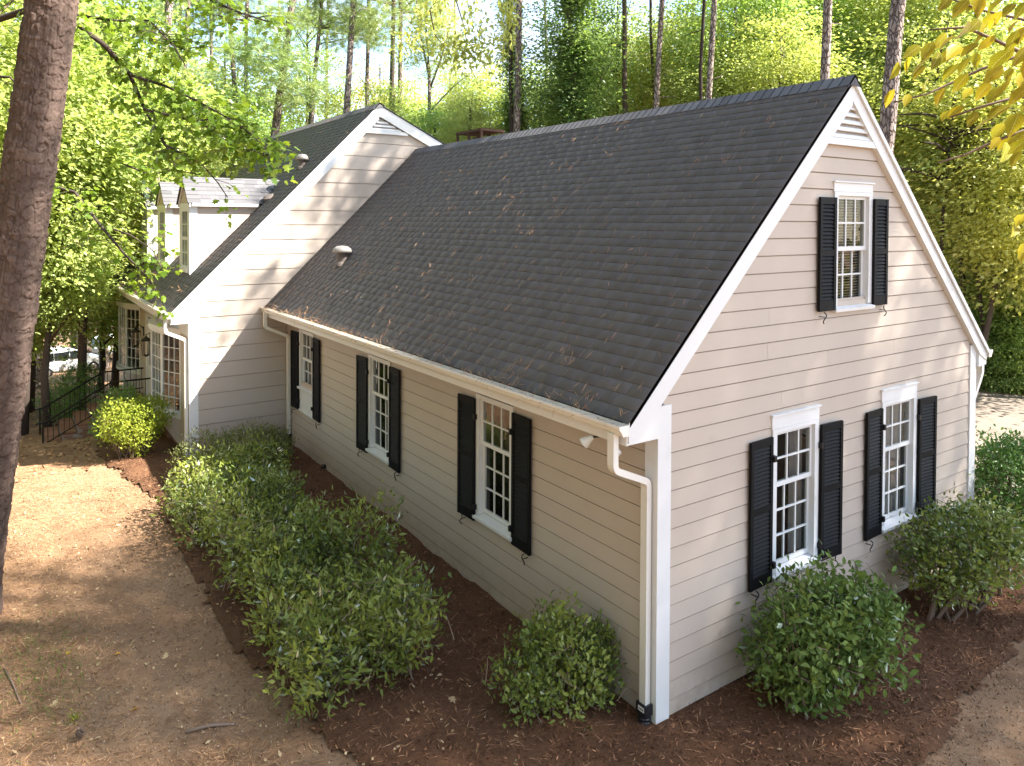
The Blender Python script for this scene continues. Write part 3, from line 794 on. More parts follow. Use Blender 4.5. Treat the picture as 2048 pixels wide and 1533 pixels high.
def shingles(org, along, up, length, sl, e, clip=None, tmin=0.0058, wl=(0.14, 0.38), seed=1, tone_bias=0.0):
    r = random.Random(seed)
    org = np.array(org, float); along = np.array(along, float); up = np.array(up, float); up /= np.linalg.norm(up)
    nrm = np.cross(along, up); nrm /= np.linalg.norm(nrm)
    if nrm[2] < 0: nrm = -nrm
    k = int(sl / e) + 1
    for i in range(k):
        v0 = i * e - 0.012; v1 = min(i * e + e + 0.045, sl)
        if v1 - v0 < 0.03: continue
        u = -0.0
        hi = r.random() < .5
        while u < length - 0.01:
            w = r.uniform(*wl); u1 = min(u + w, length)
            if length - u1 < 0.08: u1 = length
            hi = not hi
            t = (tmin + (0.0009 if hi else 0.0)) + r.uniform(-0.0006, 0.0006)
            ok = True
            if clip is not None: ok = clip(u, u1, v0, v1)
            if ok:
                dv = r.uniform(-0.002, 0.002)
                P = []
                for (uu, vv, hh) in ((u + .0004, v0 + dv, -0.004), (u1 - .0004, v0 + dv, -0.004), (u1 - .0004, v1, -0.004), (u + .0004, v1, -0.004),
                                     (u + .001, v0 + dv, t + 0.0015), (u1 - .001, v0 + dv, t + 0.0015), (u1 - .001, v1, 0.0008), (u + .001, v1, 0.0008)):
                    P.append(org + along * uu + up * vv + nrm * hh)
                P = np.array(P); c = P.mean(0)
                tone = min(1, max(0, 0.47 + (0.02 if hi else -0.02) + r.gauss(0, 0.055) + tone_bias))
                SH.append((np.linalg.norm(c - CAM), P, tone))
            u = u1
slw = math.hypot(XR + OE, ZR - ZE)
shingles((-OE, -OG, ZE), (0, 1, 0), (XR + OE, 0, ZR - ZE), L + OG - 0.012, slw, 0.146, seed=3)
slm = math.hypot(XM - XME, ZMR - ZME)
DORM = [13.72, 16.73, 19.66]
def clip_main(u0, u1, v0, v1):
    y0, y1 = L - 0.13 + u0, L - 0.13 + u1; x = XME + (v0 + .07) / slm * (XM - XME)
    for yc in DORM:
        if abs((y0 + y1) / 2 - yc) < 0.5 and -1.8 < x < -0.1: return False
    return True
shingles((XME, L - 0.13, ZME), (0, 1, 0), (XM - XME, 0, ZMR - ZME), YF + 0.13 - L + 0.13, slm, 0.146, clip_main, seed=4)
# rear slopes, coarser and out of sight
shingles((XER, L - 0.012, ZER), (0, -1, 0), (XR - XER, 0, ZR - ZER), L + OG - 0.012, math.hypot(XER - XR, ZR - ZER), 0.146, seed=5, wl=(0.5, 1.2))
xb = XMB + 0.38; shingles((xb, YF + 0.13, float(ZMR - SLMR * (xb - XM))), (0, -1, 0), (XM - xb, 0, SLMR * (xb - XM)), YF + 0.13 - L + 0.13, math.hypot(xb - XM, SLMR * (xb - XM)), 0.146, seed=6, wl=(0.6, 1.4))

# ---- dormers
SHD = {}
def dormer(yc):
    hw, xf, ze, zr, oh = 0.56, -1.83, 5.56, 6.20, 0.12
    zb = ZME + (xf - XME) * SLM
    xbk = lambda z: XME + (z - ZME) / SLM
    d = MB()
    # cheek walls (solid body)
    d.prism([(xf, yc - hw, zb - 0.05), (xbk(ze) + 0.02, yc - hw, ze), (xf, yc - hw, ze)], (0, 2 * hw, 0))
    d.prism([(xf, yc - hw, ze), (xf, yc + hw, ze), (xf, yc, ze + hw * (zr - ze) / (hw + oh))], (2.1, 0, 0))
    do = d.build('dormer', M['siding'], house)
    # diagonal cladding boards on the two cheeks
    for sg in (-1, 1):
        yy = yc + sg * hw
        e = 0.30 * 1.414
        z0 = zb + 0.02
        k = 0
        while z0 + k * e < ze + 2.2:
            za = z0 + k * e
            def clipx(zs):  # line z = zs + (x-xf)*SLM, clip by x>=xf and z<=ze
                xe = xf + (ze - zs) / SLM
                return xe
            xa0 = clipx(za); xa1 = clipx(za + e - 0.006)
            if xa0 > xf + 0.02:
                pts = [(xf + 0.1, za + 0.1 * SLM), (xa0, ze)]
                top = za + e - 0.006 + 0.1 * SLM
                if top < ze: pts += [(xa1, ze), (xf + 0.1, top)]
                else: pts += [(xf + 0.1, ze)]
                s = MB(); s.prism([(x, yy, z) for x, z in pts], (0, sg * 0.010, 0)); s.build('siding_board', M['siding'], do)
            k += 1
        s = MB(); s.box(xf - 0.028, xf + 0.15, yy - sg * 0.001, yy + sg * 0.022, zb - 0.02, ze - 0.002); s.build('corner_board', M['trim'], do)
        s = MB(); s.box(xf + 0.02, xbk(ze) - 0.1, yy + sg * 0.012, yy + sg * (oh + 0.01), ze - 0.075, ze - 0.005); s.build('eave_trim', M['trim'], do)
    # front: casing + window
    fr = lambda u, v, n: (xf - n, yc + u, v)
    w = MB()
    w.fbox(fr, -hw + 0.01, -0.34, zb, ze, 0, 0.026); w.fbox(fr, 0.34, hw - 0.01, zb, ze, 0, 0.026)
    w.fbox(fr, -0.34, 0.34, ze - 0.16, ze, 0, 0.026); w.fbox(fr, -0.40, 0.40, zb + 0.02, zb + 0.14, 0, 0.06)
    zm = (zb + 0.14 + ze - 0.16) / 2
    for a, b in ((zb + 0.14, zm), (zm, ze - 0.16)):
        w.fbox(fr, -0.34, -0.30, a, b, 0, 0.02); w.fbox(fr, 0.30, 0.34, a, b, 0, 0.02); w.fbox(fr, -0.3, 0.3, a, a + 0.04, 0, 0.019); w.fbox(fr, -0.3, 0.3, b - 0.035, b, 0, 0.019)
        for i in (-0.1, 0.1): w.fbox(fr, i - 0.01, i + 0.01, a + .04, b - .035, 0, 0.016)
        w.fbox(fr, -0.3, 0.3, (a + b) / 2 - 0.01, (a + b) / 2 + 0.01, 0, 0.0155)
    w.build('window_frame', M['trim'], do)
    s = MB(); s.fbox(fr, -0.30, 0.30, zb + 0.16, ze - 0.18, 0.002, 0.007); s.build('pane', M['carglass'], do)
    # gable face boards
    for j in range(3):
        za = ze + j * 0.19; zt = min(za + 0.19, zr - 0.09)
        h0 = (zr - 0.06 - za) / (zr - ze) * (hw + oh) - 0.08; h1 = max((zr - 0.06 - zt) / (zr - ze) * (hw + oh) - 0.08, 0.01)
        if h0 < 0.03: continue
        s = MB(); s.hexa([fr(-h0, za, 0), fr(h0, za, 0), fr(h0, za, 0.014), fr(-h0, za, 0.014), fr(-h1, zt, 0), fr(h1, zt, 0), fr(h1, zt, 0.004), fr(-h1, zt, 0.004)]); s.build('siding_board', M['siding'], do)
    for sg in (-1, 1):
        s = MB(); s.prism([fr(0, zr - 0.012, 0.01), fr(sg * (hw + oh), ze - 0.012, 0.01), fr(sg * (hw + oh), ze - 0.09, 0.01), fr(0, zr - 0.10, 0.01)], (-0.035 - 0.0005 * sg, 0, 0)); s.build('rake_trim', M['trim'], do)
    # roof slopes
    xo = xf - 0.08
    for sg in (-1, 1):
        e_pt = np.array([xo, yc + sg * (hw + oh), ze]); upv = np.array([0, -sg * (hw + oh), zr - ze]); sl = np.linalg.norm(upv)
        xe0, xe1 = xbk(ze), xbk(zr)
        s = MB(); nn = np.cross(np.array([1.0, 0, 0]), upv); nn /= np.linalg.norm(nn); nn = nn if nn[2] > 0 else -nn
        poly = [e_pt, np.array([xe0 + 0.03, yc + sg * (hw + oh), ze]), np.array([xe1 + 0.03, yc, zr]), np.array([xo, yc, zr])]
        s.prism([p - nn * 0.03 for p in poly], nn * 0.028); s.build('roof_slab', M['roofdeck'], do)
        r = random.Random(int(yc * 10) + sg); q = MB(); ex = 0.146; k = int(sl / ex) + 1
        up = upv / sl
        for i in range(k):
            v0 = i * ex - 0.01; v1 = min(v0 + ex + 0.04, sl); fr_ = min(1, max(0, v0 / sl)); lim = xe0 + (xe1 - xe0) * fr_ - xo + 0.02
            u = 0.0
            while u < lim - 0.01:
                u1 = min(u + r.uniform(0.14, 0.4), lim); t = 0.009 + r.choice((0, 0.004)); q.tone = min(1, max(0, 0.6 + r.gauss(0, 0.15)))
                o = np.array([xo, yc + sg * (hw + oh), ze]); A = np.array([1.0, 0, 0])
                q.hexa([o + A * a + up * b + nn * h for a, b, h in ((u + .001, v0, -.002), (u1 - .001, v0, -.002), (u1 - .001, v1, -.002), (u + .001, v1, -.002), (u + .001, v0, t), (u1 - .001, v0, t), (u1 - .001, v1, 0.001), (u + .001, v1, 0.001))])
                u = u1
        q.build('shingle', M['shingle'], do, kind='stuff')
for yc in DORM: dormer(yc)

# build the shingles: the 300 nearest one by one, the rest as one part
SH.sort(key=lambda a: a[0])
FQ = np.array([(4, 5, 6, 7), (0, 1, 5, 4), (1, 2, 6, 5), (3, 0, 4, 7)])
for dist, P, tone in SH[:300]:
    me_ = np_mesh('shingle', P, FQ, M['shingle'], np.full(8, tone)); me_.materials.append(M['shingle_edge']); me_.polygons[1].material_index = 1
    link('shingle', me_, house)
rest = SH[300:]
V = np.concatenate([p for _, p, _ in rest]); T = np.repeat([t for _, _, t in rest], 8)
Fq = (FQ[None] + 8 * np.arange(len(rest))[:, None, None]).reshape(-1, 4)
me_ = np_mesh('shingle_field', V, Fq, M['shingle'], T); me_.materials.append(M['shingle_edge'])
me_.polygons.foreach_set('material_index', np.tile(np.array([0, 1, 0, 0], np.int32), len(rest)))
link('shingle_field', me_, house, kind='stuff')
# ridge caps
def ridge(x, z, y0, y1, a1, a2, seed):
    q = MB(); r = random.Random(seed); y = y0
    while y < y1:
        yb = min(y + 0.19, y1); q.tone = r.uniform(0.3, 0.75)
        h0, h1 = 0.028, 0.014; wd = 0.15
        P = []
        for yy, h in ((y, h0), (yb, h1)):
            P += [(x - wd, yy, z - a1 * wd + h), (x, yy, z + h + 0.004), (x + wd, yy, z - a2 * wd + h)]
        q.add(P, [(0, 1, 4, 3), (1, 2, 5, 4), (0, 2, 1)])
        q.add([(x - wd, y, z - a1 * wd - .005), (x, y, z - .005), (x + wd, y, z - a2 * wd - .005)] + P[:3], [(0, 1, 4, 3), (1, 2, 5, 4)])
        y += 0.145
    q.build('ridge_cap', M['shingle'], house, kind='stuff')
ridge(XR, ZR, -OG - 0.01, L - 0.02, SLW, SLWR, 1)
ridge(XM, ZMR, L - 0.14, YF + 0.12, SLM, SLMR, 2)

# ---- gutters and downspouts
def gutter(x, y0, y1, ztop, sg):
    prof = [(0, 0.0), (0, -0.11), (0.075, -0.11), (0.095, -0.075), (0.10, -0.045), (0.125, -0.03), (0.125, 0.0), (0.117, 0.0), (0.117, -0.022), (0.09, -0.04), (0.085, -0.075), (0.07, -0.10), (0.008, -0.10), (0.008, 0.0)]
    s = MB(); pts = [(x + sg * a, y0, ztop + b) for a, b in prof]
    n = len(pts); vs = pts + [(p[0], y1, p[2]) for p in pts]
    s.add(vs, [(i, (i + 1) % n, n + (i + 1) % n, n + i) for i in range(n)])
    s.add([(x, y0 - .002, ztop), (x, y0 - .002, ztop - .11), (x + sg * .075, y0 - .002, ztop - .11), (x + sg * .10, y0 - .002, ztop - .06), (x + sg * .125, y0 - .002, ztop - .03), (x + sg * .125, y0 - .002, ztop)], [(0, 1, 2, 3, 4, 5)])
    s.add([(x, y1 + .002, ztop), (x, y1 + .002, ztop - .11), (x + sg * .075, y1 + .002, ztop - .11), (x + sg * .10, y1 + .002, ztop - .06), (x + sg * .125, y1 + .002, ztop - .03), (x + sg * .125, y1 + .002, ztop)], [(5, 4, 3, 2, 1, 0)])
    return s.build('gutter', M['gutter'], house)
gutter(-OE - 0.002, -0.10, L - 0.03, ZE - 0.02, -1)
gutter(XER + 0.002, -0.10, L - 0.03, ZER - 0.02, 1)
gutter(XME - 0.002, L - 0.12, YF + 0.1, ZME - 0.02, -1)
def spout(pts, side, w=0.09, d=0.065):
    P = [np.array(pts[0], float)]
    for i in range(1, len(pts) - 1):
        a, b, c = map(lambda p: np.array(p, float), pts[i - 1:i + 2])
        r = 0.06; u = (a - b) / np.linalg.norm(a - b); v = (c - b) / np.linalg.norm(c - b)
        for t in (0, .25, .5, .75, 1): P.append(b + u * r * (1 - t) ** 2 + v * r * t ** 2)
    P.append(np.array(pts[-1], float))
    s = MB(); s.rtube(P, w, d, side); return s.build('downspout', M['gutter'], house)
spout([(-OE - 0.075, 0.045, ZE - 0.12), (-OE - 0.075, 0.045, 2.72), (-0.075, 0.085, 2.50), (-0.075, 0.085, 0.16)], (0, 1, 0))
spout([(-OE - 0.075, L - 0.22, ZE - 0.12), (-OE - 0.075, L - 0.22, 2.74), (-0.07, L - 0.30, 2.50), (-0.07, L - 0.30, 0.22)], (0, 1, 0))
spout([(XME - 0.075, L + 0.02, ZME - 0.12), (XME - 0.075, L + 0.02, 2.76), (-D - 0.07, L + 0.07, 2.56), (-D - 0.07, L + 0.07, -0.1)], (0, 1, 0))
spout([(XER + 0.06, 0.05, ZER - 0.12), (XER + 0.06, 0.05, 2.80), (W + 0.065, 0.05, 2.40), (W + 0.065, 0.05, 0.05)], (0, 1, 0))
# black corrugated drain boots
def boot(x, y, zt, dx, dy, label=False):
    s = MB(); s.box(x - 0.055, x + 0.055, y - 0.07, y + 0.07, zt - 0.11, zt)
    prof = []; pts = []; rs = []
    for i in range(25):
        t = i / 24; pts.append((x + dx * t * t, y + dy * t * t, zt - 0.11 - 0.24 * t)); rs.append(0.062 + (0.009 if i % 4 < 2 else 0))
    s.tube(pts, rs, 14)
    b = s.build('drain_boot', M['blackplastic'], house)
    if label:
        q = MB(); q.box(x - 0.058, x - 0.0555, y - 0.05, y + 0.035, zt - 0.07, zt - 0.02); q.build('sticker', M['label'], b)
        q = MB()
        for i, (a, c) in enumerate(((-0.04, -0.028), (-0.022, -0.012), (-0.006, 0.006), (0.012, 0.02))): q.box(x - 0.0592, x - 0.0583, y + a, y + c, zt - 0.055, zt - 0.035)
        q.build('sticker_print', M['ink'], b)
boot(-0.075, 0.085, 0.20, -0.03, -0.05, True)
boot(-0.07, L - 0.30, 0.26, -0.05, -0.02)

# ---- floodlight under the eave near the corner, hose bib, outlet box
s = MB(); s.lathe((-0.36, 0.34, 2.985), [(0.055, 0), (0.055, -0.03), (0.03, -0.045)], 14); s.tube([(-0.36, 0.34, 2.96), (-0.40, 0.24, 2.90)], 0.012, 6); s.tube([(-0.36, 0.34, 2.96), (-0.44, 0.50, 2.91)], 0.012, 6)
fl = s.build('floodlight', M['blackplastic'], house)
for c, ax in (((-0.40, 0.23, 2.905), (-0.35, -0.65, -0.75)), ((-0.44, 0.51, 2.91), (-0.5, 0.55, -0.6))):
    q = MB(); q.lathe(c, [(0.012, -0.02), (0.03, 0.0), (0.035, 0.03), (0.062, 0.10), (0.064, 0.115), (0.03, 0.122)], 18, ax); q.build('lamp_bulb', M['lampglass'], fl, smooth=True)
s = MB(); s.fbox(frE, 9.30, 9.36, 0.07, 0.13, 0.01, 0.05); s.tube([frE(9.33, 0.10, 0.04), frE(9.33, 0.07, 0.12)], 0.015, 8); s.lathe(frE(9.33, 0.13, 0.08), [(0.03, 0), (0.03, 0.01)], 10); s.build('hose_bib', M['iron'], house)
s = MB(); s.fbox(frG, 3.645, 3.715, 0.62, 0.74, 0.01, 0.05); s.fbox(frG, 3.655, 3.705, 0.69, 0.745, 0.05, 0.062); s.build('outlet_box', M['pipe_cap_gap_shade'], house)

# ---- roof vents and chimney cap
def vent_pipe(x, y, z, r, h, rc):
    s = MB(); s.lathe((x, y, z - 0.08), [(r * 1.7, 0), (r * 1.5, 0.05), (r, 0.09), (r, h)], 18)
    v = s.build('vent_pipe', M['vent'], house, smooth=False)
    q = MB(); q.lathe((x, y, z + h - 0.10), [(rc, 0), (rc * 1.02, 0.04), (rc * 0.92, 0.09), (rc * 0.6, 0.135), (0.01, 0.15)], 20); q.build('cap', M['pipe_cap_gap_shade'], v, smooth=True)
vent_pipe(0.58, 9.9, float(zroofw(0.58)), 0.105, 0.30, 0.20)
vent_pipe(0.75, 12.95, float(zroofm(0.75)), 0.085, 0.26, 0.15)
s = MB(); s.lathe((-0.05, 12.98, float(zroofm(-0.05)) + 0.0), [(0.16, 0), (0.15, 0.05), (0.09, 0.075), (0.01, 0.08)], 16, (-0.4, -0.3, 0.9)); s.build('roof_cap', M['vent'], house)
cx0, cx1, cy0, cy1 = 6.39, 7.22, 13.5, 14.95
s = MB(); s.box(cx0 + 0.1, cx1 - 0.1, cy0 + 0.1, cy1 - 0.1, float(zroofm(7.1)) - 0.2, 7.30); ch = s.build('chimney', M['brick'], house)
s = MB()
for x in (cx0, cx1 - 0.06):
    for y in (cy0, (cy0 + cy1) / 2, cy1 - 0.06): s.box(x, x + 0.06, y, y + 0.06, 7.25, 7.88)
s.box(cx0 - 0.02, cx1 + 0.02, cy0 - 0.02, cy1 + 0.02, 7.88, 7.95); s.box(cx0, cx1, cy0, cy1, 7.27, 7.31)
s.build('cap_frame', M['rust'], ch)
s = MB(); s.lathe(((cx0 + cx1) / 2, (cy0 + cy1) / 2, 7.3), [(0.15, 0), (0.15, 0.35), (0.22, 0.36), (0.22, 0.45)], 16); s.build('flue', M['rust'], ch)

# ---- brick foundation (courses of single bricks where they show)
q = MB(); q.box(0.02, W - 0.02, 0.02, L, -0.6, -0.02); q.box(-D + 0.02, XMB, L + 0.02, YF - 0.01, -2.2, -0.02); q.build('foundation', M['mortar'], house)
bme = []
for k in range(6):
    b = MB(); b.tone = random.random(); b.box(0, 0.198, -0.012, 0.0, 0, 0.058); bme.append(b.mesh('brick', M['brick']))
bmy = []
for k in range(6):
    b = MB(); b.tone = random.random(); b.box(-0.012, 0.0, 0, 0.198, 0, 0.058); bmy.append(b.mesh('brick', M['brick']))
nb = 0
for j, z in enumerate((-0.085, -0.155)):
    for i in range(56):
        y = 0.10 + i * 0.21 - (0.105 if j else 0)
        link('brick', bmy[random.randrange(6)], house, (0.018, y, z)); nb += 1
    for i in range(10):
        link('brick', bme[random.randrange(6)], house, (-D + 0.1 + i * 0.21 - (0.1 if j else 0), L + 0.018, z)); nb += 1
for j in range(4):
    for i in range(19):
        link('brick', bmy[random.randrange(6)], house, (-D + 0.018, L + 0.1 + i * 0.21 - (0.105 if j % 2 else 0), -0.085 - 0.07 * j)); nb += 1
for i in range(14): link('brick', bme[random.randrange(6)], house, (0.15 + i * 0.21, 0.018, -0.085)); nb += 1

# ---- bow windows and front door
def bow(y0, y1, z0, z1):
    n = 4; cyc = (y0 + y1) / 2; half = (y1 - y0) / 2; sag = 0.40
    R = (half * half + sag * sag) / (2 * sag)
    a0 = math.asin(half / R)
    pts = [(-D - (R * math.cos(a) - (R - sag)), cyc + R * math.sin(a)) for a in np.linspace(-a0, a0, n + 1)]
    b = MB(); hd = MB()
    base = [(-D + 0.02, y0)] + [(x, y) for x, y in pts] + [(-D + 0.02, y1)]
    def off(k): return [(-D + 0.02, y0 - 0.04)] + [(x + (x + D) * k - 0.03, y + (y - cyc) * k * .3) for x, y in pts] + [(-D + 0.02, y1 + 0.04)]
    b.prism([(x, y, z0 - 0.10) for x, y in off(0.1)], (0, 0, 0.09))
    hd.prism([(x, y, z1) for x, y in off(0.05)], (0, 0, 0.12))
    bo = b.build('bow_window', M['trim'], house); hd.build('head_board', M['trim'], bo)
    for i in range(n):
        p = np.array([*pts[i], 0]); qv = np.array([*pts[i + 1], 0]); d = qv - p; wdt = np.linalg.norm(d); d /= wdt
        nn = np.array([d[1], -d[0], 0]); nn = nn if nn[0] < 0 else -nn
        fr = lambda u, v, k, p=p, d=d, nn=nn: tuple(p + d * u + nn * k + np.array([0, 0, v]))
        s = MB(); f = 0.055
        s.fbox(fr, 0.0, f, z0, z1, -0.05, 0.0); s.fbox(fr, wdt - f, wdt, z0, z1, -0.05, 0.0)
        s.fbox(fr, f, wdt - f, z0, z0 + 0.06, -0.05, -0.001); s.fbox(fr, f, wdt - f, z1 - 0.06, z1, -0.05, -0.001)
        cols, rows = 3, 6; pw = (wdt - 2 * f) / cols; ph = (z1 - z0 - 0.12) / rows
        for c in range(1, cols): s.fbox(fr, f + c * pw - 0.009, f + c * pw + 0.009, z0 + 0.06, z1 - 0.06, -0.04, -0.01)
        for r in range(1, rows):
            for c in range(cols): s.fbox(fr, f + c * pw + 0.009 * (c > 0), f + (c + 1) * pw - 0.009 * (c < cols - 1), z0 + 0.06 + r * ph - 0.009, z0 + 0.06 + r * ph + 0.009, -0.0395, -0.0105)
        s.build('sash', M['trim'], bo)
        for r in range(rows):
            for c in range(cols):
                q = MB(); q.fbox(fr, f + c * pw, f + (c + 1) * pw, z0 + 0.06 + r * ph, z0 + 0.06 + (r + 1) * ph, -0.028, -0.024); q.build('pane', M['glass'], bo)
for (a, b, c, d) in BAYS: bow(a, b, c, d)
u0, u1, v0, v1 = OPEN_F[1]
s = MB(); s.fbox(frF, u0 + 0.1, u1 - 0.1, v0 + 0.02, v1 - 0.35, -0.06, -0.02); s.fbox(frF, u0 + 0.2, u1 - 0.2, v0 + 0.15, v0 + 0.75, -0.02, -0.005)
do = s.build('front_door', M['door'], house)
s = MB(); s.fbox(frF, u0 + 0.26, u1 - 0.26, v0 + 0.9, v1 - 0.5, -0.019, -0.012); s.fbox(frF, u0 + 0.13, u1 - 0.13, v1 - 0.28, v1 - 0.04, -0.03, -0.02); s.build('door_glass', M['carglass'], do)
s = MB(); s.fbox(frF, u0 - 0.02, u0 + 0.1, v0, v1, -0.05, 0.035); s.fbox(frF, u1 - 0.1, u1 + 0.02, v0, v1, -0.05, 0.035); s.fbox(frF, u0 + 0.1, u1 - 0.1, v1 - 0.34, v1 - 0.29, -0.05, 0.03); s.fbox(frF, u0 + 0.1, u1 - 0.1, v1 - 0.04, v1, -0.05, 0.03)
s.fbox(frF, u0 + 0.1, u1 - 0.1, v0, v0 + 0.04, -0.05, 0.05)
s.build('door_frame', M['trim'], do)
s = MB(); s.lathe(frF(u0 + 0.2, v0 + 0.95, -0.01), [(0.03, 0), (0.03, 0.05)], 10, (-1, 0, 0)); s.build('door_knob', M['chrome'], do)
for y in (16.12, 17.95):
    x = -D - 0.22; z = 1.98
    s = MB(); s.fbox(frF, y - 0.05, y + 0.05, z - 0.12, z + 0.14, 0.0, 0.03); s.tube([(-D - 0.02, y, z + 0.08), (-D - 0.12, y, z + 0.20), (x, y, z + 0.16), (x, y, z + 0.08)], 0.012, 6)
    s.lathe((x, y, z - 0.42), [(0.02, 0), (0.07, 0.03), (0.09, 0.05)], 6); s.lathe((x, y, z + 0.0), [(0.14, 0), (0.10, 0.05), (0.03, 0.10), (0.01, 0.13)], 6)
    for k in range(6):
        an = k * math.pi / 3; s.tube([(x + 0.085 * math.cos(an), y + 0.085 * math.sin(an), z - 0.38), (x + 0.13 * math.cos(an), y + 0.13 * math.sin(an), z + 0.01)], 0.008, 4)
    lo = s.build('wall_lantern', M['lantern'], house)
    s = MB(); s.lathe((x, y, z - 0.37), [(0.075, 0), (0.115, 0.36)], 6); s.build('lantern_glass', M['glass'], lo)

# ------------------------------------------------------------------ front steps and railing
steps = empty('front_steps', (-3.2, 17.2, -0.6), 'brick front stoop and steps with red brick treads by the front door', 'steps')
def lbox(mb, x0, x1, y0, y1, z0, z1, o=(-3.2, 17.2, -0.6)): mb.box(x0 - o[0], x1 - o[0], y0 - o[1], y1 - o[1], z0 - o[2], z1 - o[2])
s = MB(); lbox(s, -3.2, -D - 0.01, 16.4, 18.2, -1.2, 0.19)
for k in range(4): lbox(s, -3.2 - 0.34 * (k + 1), -3.2 - 0.34 * k - 0.001, 16.5, 18.1, -1.2, 0.19 - 0.17 * (k + 1) - 0.0)
s.build('core', M['mortar'], steps)
brs = []
for k in range(6):
    b = MB(); b.tone = random.random(); b.box(0, 0.33, 0, 0.092, 0, 0.06); brs.append(b.mesh('brick', M['brick']))
brt = []
for k in range(6):
    b = MB(); b.tone = random.random(); b.box(0, 0.195, 0, 0.092, 0, 0.05); brt.append(b.mesh('brick', M['brick']))
for k in range(4):
    z = 0.19 - 0.17 * (k + 1)
    for i in range(16): link('brick', brs[random.randrange(6)], steps, (-3.2 - 0.34 * (k + 1) - 0.012 + 3.2, 16.5 + i * 0.1 + .004 - 17.2, z + 0.6))
for i in range(5):
    for j in range(18): link('brick', brt[random.randrange(6)], steps, (-3.215 + i * 0.205 + 3.2, 16.4 + j * 0.1 + 0.004 - 17.2, 0.19 + 0.6))
b = MB(); b.tone = .4; b.box(0, 0.198, -0.012, 0, 0, 0.058); side = b.mesh('brick', M['brick'])
for k in range(4):
    for rws in range(1 + 0, 8):
        z = 0.19 - 0.17 * (k + 1) - 0.07 * rws
        if z < -0.75: break
        link('brick', bme[random.randrange(6)], steps, (-3.2 - 0.34 * (k + 1) + 3.2 + (0.02 if rws % 2 else 0.1), 16.5 - 17.2, z + 0.6))

rail = empty('iron_railing', (-3.9, 17.2, -0.6), 'black wrought iron handrails with balusters along the front steps', 'railing')
o = np.array((-3.9, 17.2, -0.6))
def rbar(name, a, b, r, sq=True):
    s = MB(); s.tube([np.array(a) - o, np.array(b) - o], r, 4 if sq else 8); s.build(name, M['iron'], rail)
for y in (16.47, 18.10):
    A = np.array((-3.14, y, 0.25)); B = np.array((-4.64, y, -0.62)); C_ = np.array((-2.12, y, 0.25))
    rbar('post', A, A + (0, 0, 0.70), 0.036); rbar('post', B, B + (0, 0, 0.74), 0.026)
    rbar('handrail', A + (0.0, 0, 0.66), B + (-0.0, 0, 0.68), 0.022); rbar('bottom_rail', A + (0, 0, 0.10), B + (0, 0, 0.14), 0.014)
    rbar('handrail', A + (0, 0, 0.66), C_ + (0, 0, 0.66), 0.022); rbar('bottom_rail', A + (0, 0, 0.09), C_ + (0, 0, 0.09), 0.014)
    s = MB(); s.tube([B + (0, 0, 0.70) - o, B + (-0.10, 0, 0.70) - o, B + (-0.14, 0, 0.66) - o], 0.024, 6); s.build('rail_scroll', M['iron'], rail)
    for t in np.linspace(0.07, 0.93, 12):
        p = A + (B - A) * t; rbar('baluster', p + (0, 0, 0.10), p + (0, 0, 0.67), 0.009)
    for t in np.linspace(0.1, 0.95, 7):
        p = A + (C_ - A) * t; rbar('baluster', p + (0, 0, 0.09), p + (0, 0, 0.66), 0.009)

# ------------------------------------------------------------------ leaves
def frames(D, N):
    D = D / np.linalg.norm(D, axis=1, keepdims=True)
    S = np.cross(D, N); S /= (np.linalg.norm(S, axis=1, keepdims=True) + 1e-9)
    Nn = np.cross(S, D)
    return D, S, Nn

RHOMB = (np.array([(0, 0, 0), (0.42, 0.5, 0.10), (1, 0, -0.04), (0.42, -0.5, 0.10)]), [(0, 1, 2, 3)])
OVAL = (np.array([(0, 0, -.03), (0.22, 0.36, 0.12), (0.55, 0.46, 0.16), (0.82, 0.22, 0.02), (1.0, 0, -0.16), (0.82, -0.22, 0.02), (0.55, -0.46, 0.15), (0.22, -0.36, 0.11), (0.5, 0, 0.0)]),
        [(0, 1, 2, 8), (8, 2, 3, 4), (0, 8, 6, 7), (8, 4, 5, 6)])
LANCE = (np.array([(0, 0, 0), (0.35, 0.5, 0.09), (1, 0, -0.10), (0.35, -0.5, 0.09)]), [(0, 1, 2, 3)])
MAPLE = (np.array([(0, 0, 0), (0.02, 0.30, .02), (0.28, 0.50, .0), (0.36, 0.26, .03), (0.66, 0.44, -.02), (0.66, 0.16, .03), (1.0, 0, -.03), (0.66, -0.16, .03), (0.66, -0.44, -.02), (0.36, -0.26, .03), (0.28, -0.50, 0), (0.02, -0.30, .02)]),
         [(0, 1, 2, 3), (0, 3, 5, 5 + 0), (3, 4, 5, 5)])
def leaf_arrays(P, D, N, ln, wd, shape):
    """P,D,N (k,3); ln,wd (k,)"""
    tpl = shape[0]
    D, S, Nn = frames(D, N)
    V = P[:, None, :] + D[:, None, :] * (tpl[None, :, 0, None] * ln[:, None, None]) + S[:, None, :] * (tpl[None, :, 1, None] * wd[:, None, None]) + Nn[:, None, :] * (tpl[None, :, 2, None] * wd[:, None, None])
    return V.reshape(-1, 3)
def leaf_mesh(name, P, D, N, ln, wd, mat, shape=RHOMB, tone=None):
    k = len(P)
    V = leaf_arrays(P, D, N, ln, wd, shape)
    nv = len(shape[0]); F0 = np.array(shape[1])
    F = (F0[None] + nv * np.arange(k)[:, None, None]).reshape(-1, F0.shape[1])
    if tone is None: tone = rng.random(k)
    return np_mesh(name, V, F, mat, np.repeat(np.clip(tone, 0, 1), nv))
MAPLE = (MAPLE[0], [(0, 1, 2), (0, 2, 3), (0, 3, 5), (3, 4, 5), (0, 5, 6), (0, 6, 7), (0, 7, 9), (7, 8, 9), (0, 9, 10), (0, 10, 11)])

